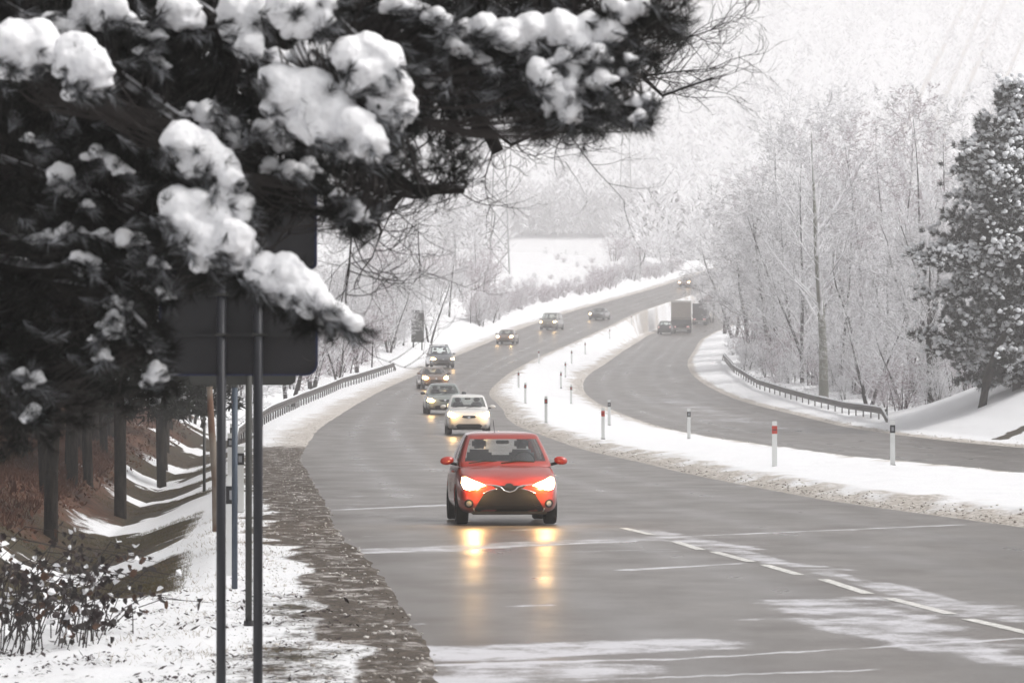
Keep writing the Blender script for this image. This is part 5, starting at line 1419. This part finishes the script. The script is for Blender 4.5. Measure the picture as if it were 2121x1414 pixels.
# ---------------------------------------------------------------- the near pine whose snowy boughs hang across the frame
tb = Vector((-4.3, 17.5, h1(-4.3, 17.5)))
pine = empty('pine_tree', tb); tag(pine, 'near dark pine whose snow-loaded boughs hang across the upper left', 'pine')
trunkpts = [Vector((0, 0, -.5)), Vector((.05, 0, 1.5)), Vector((.0, .05, 3.2)), Vector((.12, 0, 5.0)), Vector((.1, 0, 7.2)), Vector((.15, 0, 9))]
bm = bmesh.new(); bm_tube(bm, trunkpts, [.24, .21, .18, .15, .1, .04], 14); link('trunk', bm_mesh('trunk', bm, True), M_PINEBARK, pine)
boughs = [  # px, py, distance
 [(-900, -250, 17.5), (-400, -200, 17.4), (0, 20, 17.1), (220, 150, 16.8), (420, 290, 16.4), (500, 420, 16.1), (560, 560, 15.95), (650, 625, 15.9), (738, 678, 15.9)],
 [(-900, -500, 17.5), (-100, -260, 17.2), (300, -60, 16.8), (560, 130, 16.4), (690, 190, 16.2), (790, 300, 16.1)],
 [(-900, -800, 17.5), (0, -420, 17.3), (500, -130, 17), (720, 70, 16.7), (800, 160, 16.4), (830, 260, 16.3)],
 [(-900, -900, 17.5), (200, -420, 17.6), (800, -120, 17.5), (1050, 40, 17.3), (1200, 90, 17.1), (1290, 78, 17)],
 [(-900, -950, 17.5), (300, -450, 18), (1000, -160, 18.2), (1280, -40, 18.2), (1390, 70, 18.1)],
 [(500, -130, 17), (780, 60, 17.6), (960, 170, 18), (1150, 240, 18.1), (1325, 245, 18.2)],
 [(300, -60, 16.8), (600, 190, 17.4), (760, 330, 17.8), (850, 392, 18), (960, 392, 18.1)],
 [(-900, 100, 17.5), (-300, 250, 17.3), (0, 340, 17), (200, 410, 16.8), (340, 480, 16.6), (440, 560, 16.4)],
 [(-900, 250, 17.5), (-300, 420, 17.3), (20, 505, 17), (160, 490, 16.8), (300, 495, 16.6)],
 [(-900, 350, 17.5), (-200, 500, 17.2), (60, 560, 17), (220, 560, 16.8), (360, 590, 16.6)],
 [(-900, 400, 17.5), (-300, 540, 17.3), (60, 580, 17.1), (210, 600, 16.8), (290, 680, 16.6), (322, 745, 16.5), (330, 785, 16.5)],
 [(-900, -200, 17.5), (-300, -50, 17.6), (60, 120, 17.9), (300, 200, 18), (480, 290, 17.6), (620, 430, 17.5), (760, 450, 17.4)],
 [(-900, 500, 17.5), (-400, 620, 17.4), (-50, 760, 17.2), (40, 840, 17), (75, 870, 17)],
 [(-900, -600, 17.5), (-200, -300, 18), (300, -150, 18.4), (700, -50, 18.6), (1000, 80, 18.6), (1180, 180, 18.5)],
 [(720, 70, 16.7), (900, 110, 17.4), (1040, 130, 17.6), (1120, 160, 17.4), (1190, 240, 17.3)],
]
nodes = []
for bg in boughs:
    p3 = [P(*q) - tb for q in bg]
    if bg[0][0] == -900: p3[0] = Vector((.05, 0, max(1.4, p3[1].z * .92)))
    n = len(p3); rr = [.055 * (1 - i / n) + .010 for i in range(n)]
    bm = bmesh.new(); bm_tube(bm, p3, rr, 7); link('bough', bm_mesh('bough', bm, True), M_DARKBARK, pine)
    for a, b in zip(p3[:-1], p3[1:]):
        for k in range(5): nodes.append(a.lerp(b, k / 5))
nodes_np = np.array([v[:] for v in nodes])
clumps = [
 [(30,90,45),(78,88,45),(55,125,34),(105,112,32),(20,130,25)], [(160,108,40),(188,138,42),(203,172,27),(165,172,26),(140,130,26)], [(110,50,24),(148,62,24)], [(190,8,34),(232,18,34),(215,40,22)],
 [(370,18,38),(398,42,25),(350,34,22)], [(490,15,34),(505,58,36),(520,92,28),(542,25,30)], [(590,18,38),(640,15,38),(668,38,24),(622,48,28),(680,0,24)],
 [(722,112,34),(762,108,38),(795,132,42),(812,178,38),(820,222,32),(815,252,24),(762,150,42),(735,150,30),(790,200,26)], [(632,112,26),(668,106,24)],
 [(572,165,34),(602,190,46),(650,185,42),(640,232,44),(690,228,46),(732,258,42),(765,290,34),(772,320,24),(722,302,30),(585,232,28),(660,265,34)],
 [(375,288,36),(420,308,36),(457,338,33),(478,370,26),(402,340,24),(440,350,26)], [(430,232,22),(466,262,26),(492,290,20)],
 [(365,420,33),(410,430,38),(450,452,43),(482,490,40),(512,528,28),(432,500,36),(400,482,32),(378,462,28),(422,540,22),(470,538,22),(350,455,20)], [(460,408,30),(496,422,26),(506,458,18)],
 [(545,552,30),(590,560,36),(632,592,34),(662,622,28),(602,608,26),(562,588,26),(700,650,22),(732,667,18),(672,656,18),(642,640,18),(525,570,20)],
 [(962,62,24),(1002,52,26),(1052,72,32),(1102,62,34),(1160,57,36),(1210,62,34),(1262,66,28),(1200,92,24),(1105,98,24)], [(1112,142,22),(1140,172,28),(1170,206,28),(1182,235,22),(1150,218,22)],
 [(1170,118,20),(1190,150,20),(1182,176,18)], [(1232,142,18),(1247,160,18),(1228,170,14)], [(1238,108,18),(1222,118,14)], [(200,312,15),(232,335,15),(255,350,12)], [(125,362,24),(122,390,14),(140,375,14)],
 [(70,494,9),(100,484,11),(138,474,12),(170,478,9)], [(215,484,13),(255,492,18),(290,496,14)], [(160,530,12),(182,536,13),(170,560,10),(196,552,8)], [(230,665,18),(246,680,16),(225,686,13),(235,650,10)], [(243,622,15),(250,632,10)], [(200,712,12),(214,732,12),(192,700,7)],
 [(316,712,8),(322,722,9),(312,700,6)], [(327,772,17),(316,786,13),(322,755,9)], [(738,432,17),(752,446,14),(725,440,12)], [(1295,25,22),(1330,12,20),(1270,10,20)], [(1318,208,13),(1326,238,12)], [(270,680,7),(288,690,7),(302,702,6)], [(45,770,11),(75,780,12),(60,795,9)], [(70,848,14),(60,862,10)],
 [(620,352,14),(632,362,10)], [(700,400,10),(708,408,8)], [(905,30,16),(880,20,14),(930,45,14)], [(60,285,10),(90,295,9)], [(850,12,20),(820,5,18)], [(560,270,22),(600,290,24),(540,262,14)], [(300,100,12),(320,118,10),(340,135,9)], [(1340,200,10)],
 [(640,150,26),(600,130,24),(575,120,20)], [(300,60,14),(270,40,14),(330,70,12)], [(880,150,10),(900,165,12)], [(940,90,14),(965,100,16),(990,120,14),(1010,140,12)], [(1290,150,10),(1300,120,12)], [(350,610,9),(330,600,9)], [(150,400,10),(180,420,9)], [(560,340,16),(600,350,18),(640,340,16)],
 [(400,225,14),(430,262,14),(360,260,10)], [(285,520,10),(320,540,10),(340,548,8)],
]
front = [7, 9, 10, 12, 13, 14, 6, 0, 1]
ctex = bpy.data.textures.new('lumps', 'CLOUDS'); ctex.noise_scale = .085; ctex.noise_depth = 3
ctex2 = bpy.data.textures.new('fray', 'CLOUDS'); ctex2.noise_scale = .028; ctex2.noise_depth = 2
cc = []
for i, cl in enumerate(clumps):
    if cl[0][0] > 1100: Yc = 16.4
    elif cl[0][0] > 900: Yc = 16.45
    else: Yc = 15.85 if i in front else 16.45
    small = max(c[2] for c in cl) < 22
    bm = bmesh.new(); cen = sum((P(c[0], c[1], Yc) for c in cl), Vector()) / len(cl)
    for (px, py, rp_) in cl:
        rr = rp_ * Yc / F * 1.10; c0 = P(px, py, Yc + rnd.uniform(-.04, .04)) - cen
        bmesh.ops.create_icosphere(bm, subdivisions=3, radius=rr * 1.04, matrix=Matrix.Translation(c0) @ Matrix.Diagonal((1, 1.15, .95, 1)))
        for k in range(3 if not small else 5):      # drips of snow hanging among the needles
            a = rnd.uniform(0, 6.28); bmesh.ops.create_icosphere(bm, subdivisions=2, radius=rr * (rnd.uniform(.28, .5) if not small else rnd.uniform(.4, .75)), matrix=Matrix.Translation(c0 + Vector((math.cos(a) * rr * (.75 if not small else 1.3), math.sin(a) * rr * .6, -rr * rnd.uniform(.2, .85)))) @ Matrix.Diagonal((1.3, 1, .8, 1)))
        for k in range(9 if not small else 4):      # fingers of snow along the needle bunches
            a = rnd.uniform(-3.0, .1); q = Vector((math.cos(a) * rr * .85, rnd.uniform(-.5, .5) * rr, math.sin(a) * rr * .8))
            dr_ = Vector((rnd.gauss(.55, .35), rnd.gauss(0, .3), rnd.gauss(-.55, .3))).normalized()
            M_ = dr_.to_track_quat('X', 'Z').to_matrix().to_4x4()
            bmesh.ops.create_icosphere(bm, subdivisions=2, radius=rr * rnd.uniform(.20, .30), matrix=Matrix.Translation(c0 + q) @ M_ @ Matrix.Diagonal((2.0, .9, .8, 1)))
        cc.append((c0 + cen, rr))
    me = evaluated(bm_mesh('c', bm), [('REMESH', dict(mode='VOXEL', voxel_size=.010 if not small else .007)), ('SMOOTH', dict(factor=.6, iterations=5)), ('DISPLACE', dict(texture=ctex, strength=.045 if not small else .02, mid_level=.5)), ('DISPLACE', dict(texture=ctex2, strength=.012, mid_level=.5)), ('SMOOTH', dict(factor=.5, iterations=1))])
    smooth(me); me.materials.clear()
    o = link('snow_clump', me, M_CLUMP, pine, cen - tb)
# needle tufts
def inpoly(x, y, poly):
    r = np.zeros(len(x), bool); j = len(poly) - 1
    for i in range(len(poly)):
        xi, yi = poly[i]; xj, yj = poly[j]
        c = ((yi > y) != (yj > y)) & (x < (xj - xi) * (y - yi) / (yj - yi + 1e-9) + xi)
        r ^= c; j = i
    return r
dense = [(-200, -260), (1430, -260), (1432, 20), (1405, 95), (1340, 130), (1330, 150), (1290, 120), (1245, 200), (1200, 262), (1120, 262), (1000, 215), (900, 225), (850, 285), (800, 330), (700, 345), (655, 300), (520, 300), (520, 400), (520, 560), (470, 585), (345, 600), (300, 640), (235, 660), (180, 760), (60, 820), (-200, 900)]
sparse = [(520, 180), (1000, 180), (1200, 230), (1330, 200), (1340, 262), (1180, 300), (1050, 262), (975, 290), (975, 400), (880, 400), (800, 380), (780, 470), (690, 485), (650, 440), (540, 470), (520, 540)]
low_ = [(-100, 600), (335, 600), (335, 800), (240, 860), (-100, 980)]
r3 = np.random.default_rng(21)
def tufts(poly, n, Ya, Yb):
    xs = np.array([p[0] for p in poly]); ys = np.array([p[1] for p in poly]); X = []; 
    px = r3.uniform(xs.min(), xs.max(), n * 3); py = r3.uniform(ys.min(), ys.max(), n * 3)
    m = inpoly(px, py, poly); px = px[m][:n]; py = py[m][:n]
    Y = r3.uniform(Ya, Yb, len(px))
    return np.array([P(a, b, c)[:] for a, b, c in zip(px, py, Y)]) - np.array(tb[:])
C_ = np.concatenate([tufts(dense, 1900, 16.5, 17.6), tufts(dense, 2600, 17.6, 20.5), tufts(sparse, 330, 16.6, 18.6), tufts(low_, 260, 16.8, 18.5)])
# tufts that stick out of the clumps from below
ext = []
for c, rr in cc:
    for k in range(5):
        a = r3.uniform(0, 6.28); ext.append((c + Vector((math.cos(a) * rr * .8, .03 + abs(math.sin(a)) * rr * .5, -rr * r3.uniform(.5, 1.0))))[:])
C_ = np.concatenate([C_, np.array(ext) - np.array(tb[:])])
n = len(C_)
d2 = ((C_[:, None, :] - nodes_np[None, :, :]) ** 2).sum(-1); nn = d2.argmin(1)
dirv = C_ - nodes_np[nn]; dl = np.linalg.norm(dirv, axis=1, keepdims=True) + 1e-6
ax = dirv / dl + r3.normal(0, .35, (n, 3)) + np.array([.25, 0, -.05]); ax /= np.linalg.norm(ax, axis=1, keepdims=True)
K = 70; TL = .14
t_ = r3.uniform(0, 1, (n, K, 1))
base_ = C_[:, None, :] + ax[:, None, :] * (t_ - .5) * TL
rad_ = r3.normal(0, 1, (n, K, 3)); rad_ -= (rad_ * ax[:, None, :]).sum(-1, keepdims=True) * ax[:, None, :]; rad_ /= np.linalg.norm(rad_, axis=-1, keepdims=True)
nd = ax[:, None, :] * r3.uniform(.5, 1.3, (n, K, 1)) + rad_ * .75; nd /= np.linalg.norm(nd, axis=-1, keepdims=True)
ln = r3.uniform(.05, .095, (n, K, 1)); side = np.cross(nd, r3.normal(0, 1, (n, K, 3))); side /= np.linalg.norm(side, axis=-1, keepdims=True)
w_ = .0016
V = np.stack([base_ - side * w_, base_ + side * w_, base_ + nd * ln], 2).reshape(-1, 3)
tag(link('needles', np_mesh('needles', V, np.arange(len(V)).reshape(-1, 3)), M_NEEDLEN, pine), kind='stuff')
needle_cloud = None
def tuft_mesh(Cn, axn, K, TL, w_, lmin, lmax, fan):
    n = len(Cn); t_ = r3.uniform(0, 1, (n, K, 1))
    base_ = Cn[:, None, :] + axn[:, None, :] * (t_ - .5) * TL
    rad_ = r3.normal(0, 1, (n, K, 3)); rad_ -= (rad_ * axn[:, None, :]).sum(-1, keepdims=True) * axn[:, None, :]; rad_ /= np.linalg.norm(rad_, axis=-1, keepdims=True)
    nd = axn[:, None, :] * r3.uniform(.5, 1.3, (n, K, 1)) + rad_ * fan; nd /= np.linalg.norm(nd, axis=-1, keepdims=True)
    ln = r3.uniform(lmin, lmax, (n, K, 1)); side = np.cross(nd, r3.normal(0, 1, (n, K, 3))); side /= np.linalg.norm(side, axis=-1, keepdims=True)
    return np.stack([base_ - side * w_, base_ + side * w_, base_ + nd * ln], 2).reshape(-1, 3)
fc = []
for c, rr in cc:
    for k in range(4 if rr > .05 else 2):
        a = r3.uniform(0, 6.28); fc.append((c + Vector((math.cos(a) * rr * r3.uniform(.5, 1.2), -rr * r3.uniform(.0, 1.0), rr * (r3.uniform(-1.15, -.1))))  - tb)[:])
extra = tufts(dense, 420, 16.3, 17.2)
extra2 = tufts([(440, 200), (560, 300), (520, 320), (440, 260)], 10, 16.2, 16.5)
extra3 = tufts([(850, 10), (1080, 10), (1080, 200), (1250, 160), (1290, 250), (1100, 270), (900, 200)], 60, 16.3, 16.9)
extra4 = np.concatenate([tufts([(700, 400), (790, 405), (785, 475), (690, 480)], 9, 16.4, 16.7), tufts([(230, 530), (370, 560), (360, 600), (240, 590)], 12, 16.3, 16.6), tufts([(1260, 200), (1335, 215), (1320, 262), (1250, 240)], 8, 16.5, 16.8), tufts([(0, 760), (110, 770), (100, 860), (0, 850)], 14, 16.5, 16.9)])
FC = np.concatenate([np.array(fc), extra, extra2, extra3, extra4])
fa_ = r3.normal(0, .6, (len(FC), 3)) + np.array([.75, -.1, -.25]); fa_ /= np.linalg.norm(fa_, axis=1, keepdims=True)
V = tuft_mesh(FC, fa_, 60, .09, .0024, .045, .085, .55)
tag(link('frosted_needles', np_mesh('frosted_needles', V, np.arange(len(V)).reshape(-1, 3)), M_NEEDLEW, pine), kind='stuff')
# twigs that carry the tufts
seg_ = []
for i in range(n):
    a = nodes_np[nn[i]]; b = C_[i] + ax[i] * TL * .5; L = float(dl[i, 0])
    if L > 2.0: continue
    m1 = a * .6 + b * .4 + np.array([r3.normal(0, .06 * L), r3.normal(0, .06 * L), -.10 * L]); m2 = a * .25 + b * .75 + np.array([r3.normal(0, .04 * L), 0, -.10 * L])
    r_ = .004 + .0035 * min(L, 1.2)
    seg_ += [(*a, *m1, r_, r_ * .8), (*m1, *m2, r_ * .8, r_ * .6), (*m2, *b, r_ * .6, .002)]
V, Q = prisms(seg_, 3); tag(link('twigs', np_mesh('twigs', V, Q), M_TWIG, pine), kind='stuff')

# ---------------------------------------------------------------- bare tree whose thin twigs hang below and beside the pine
tb2 = Vector((-5.2, 25.5, h1(-5.2, 25.5)))
bt_ = empty('bare_tree', tb2); tag(bt_, 'leafless tree with thin dark curving twigs hanging below the pine boughs', 'tree')
bm = bmesh.new(); bm_tube(bm, [(0, 0, -.4), (.1, 0, 2), (.0, .1, 4), (.3, 0, 6.5), (.5, 0, 9)], [.2, .17, .14, .10, .04], 12); link('trunk', bm_mesh('trunk', bm, True), M_BARKS, bt_)
limbs = [[(-900, -300, 25.5), (0, -150, 24.5), (400, 120, 24), (640, 330, 23.5), (760, 388, 23.2), (860, 408, 23), (960, 388, 23)],
 [(-900, -700, 25.5), (300, -350, 24.8), (800, -20, 24.2), (960, 170, 24), (1005, 262, 23.8), (1032, 315, 23.8)],
 [(1000, 255, 23.8), (1060, 300, 23.6), (1120, 272, 23.5), (1200, 275, 23.4), (1325, 272, 23.3)],
 [(-900, -800, 25.5), (500, -300, 25), (1000, 20, 24.6), (1220, 130, 24.4), (1330, 158, 24.2), (1372, 198, 24.2), (1475, 162, 24)],
 [(1220, 130, 24.4), (1330, 110, 24.3), (1420, 80, 24.3), (1480, 60, 24.3)],
 [(640, 330, 23.5), (730, 470, 23.3), (722, 560, 23.2), (715, 640, 23.2)],
 [(760, 388, 23.2), (790, 480, 23), (770, 535, 22.9), (715, 548, 22.9)], [(1330, 158, 24.2), (1390, 150, 24.2), (1500, 140, 24.1)]]
seg_ = []; r4 = random.Random(5)
def twig(p, d, L, rad, lv, curl):
    n_ = 7; q = Vector(p); d = Vector(d).normalized()
    for i in range(n_):
        d = (d + curl * (1.0 / n_) + Vector((r4.gauss(0, .09), r4.gauss(0, .05), r4.gauss(0, .09)))).normalized()
        q2 = q + d * L / n_; r0_ = rad * (1 - .75 * i / n_); seg_.append((*q, *q2, r0_, rad * (1 - .75 * (i + 1) / n_)))
        if lv > 0 and i > 0 and r4.random() < .55:
            s = r4.choice((-1, 1)); nd = (d + Vector((d.z * s, r4.gauss(0, .4), -d.x * s)) * r4.uniform(.5, 1.0))
            twig(q2, nd, L * r4.uniform(.35, .65), rad * .6, lv - 1, Vector((r4.gauss(0, .6), 0, r4.uniform(.2, 1.2) if curl.z >= 0 else r4.uniform(-.5, .8))))
        q = q2
for li, lb in enumerate(limbs):
    p3 = [P(*q) - tb2 for q in lb]
    if lb[0][0] == -900: p3[0] = Vector((.1, 0, p3[1].z * .8))
    r0_ = (.045, .075, .016, .035, .012, .010, .012, .010)[li]; n = len(p3)
    if li == 1: rr = [.09, .075, .06, .05, .042, .040]
    else: rr = [r0_ * (1 - .8 * i / (n - 1)) for i in range(n)]
    bm = bmesh.new(); bm_tube(bm, p3, rr, 7); link('limb', bm_mesh('limb', bm, True), M_DARKBARK, bt_)
    for a, b, q in zip(p3[:-1], p3[1:], lb[1:]):
        if q[0] < 560: continue
        for k in range(5 if q[0] > 1290 else 3):
            st_ = a.lerp(b, r4.random())
            if q[0] > 1290: twig(st_, Vector((r4.uniform(.2, 1), r4.gauss(0, .2), r4.uniform(-.5, .9))), r4.uniform(.18, .42), .0045, 2, Vector((.1, 0, r4.uniform(-.3, 1.0))))
            else: twig(st_, Vector((r4.uniform(-.5, .9), r4.gauss(0, .2), -r4.uniform(.2, 1))), r4.uniform(.3, .75), .0050, 2, Vector((r4.uniform(-.4, 1.4), 0, r4.uniform(.6, 2.0))))
V, Q = prisms(seg_, 4); tag(link('twigs', np_mesh('twigs', V, Q), M_TWIG, bt_), kind='stuff')

# ---------------------------------------------------------------- the misty air
bm = bmesh.new(); bm_box(bm, (0, 1311.5, 118.5), (1812, 2692, 243))
hz = link('haze', bm_mesh('haze', bm), None)
hm = bpy.data.materials.new('misty_air'); hm.use_nodes = True; ht = hm.node_tree; ht.nodes.clear()
ho = ht.nodes.new('ShaderNodeOutputMaterial'); hv = ht.nodes.new('ShaderNodeVolumePrincipled')
hv.inputs['Color'].default_value = (.975, .962, .968, 1); hv.inputs['Density'].default_value = HAZE_DENSITY; hv.inputs['Anisotropy'].default_value = .2
ht.links.new(hv.outputs[0], ho.inputs['Volume'])
hz.data.materials.append(hm); tag(hz, 'pale mist filling the valley', 'haze', kind='stuff')
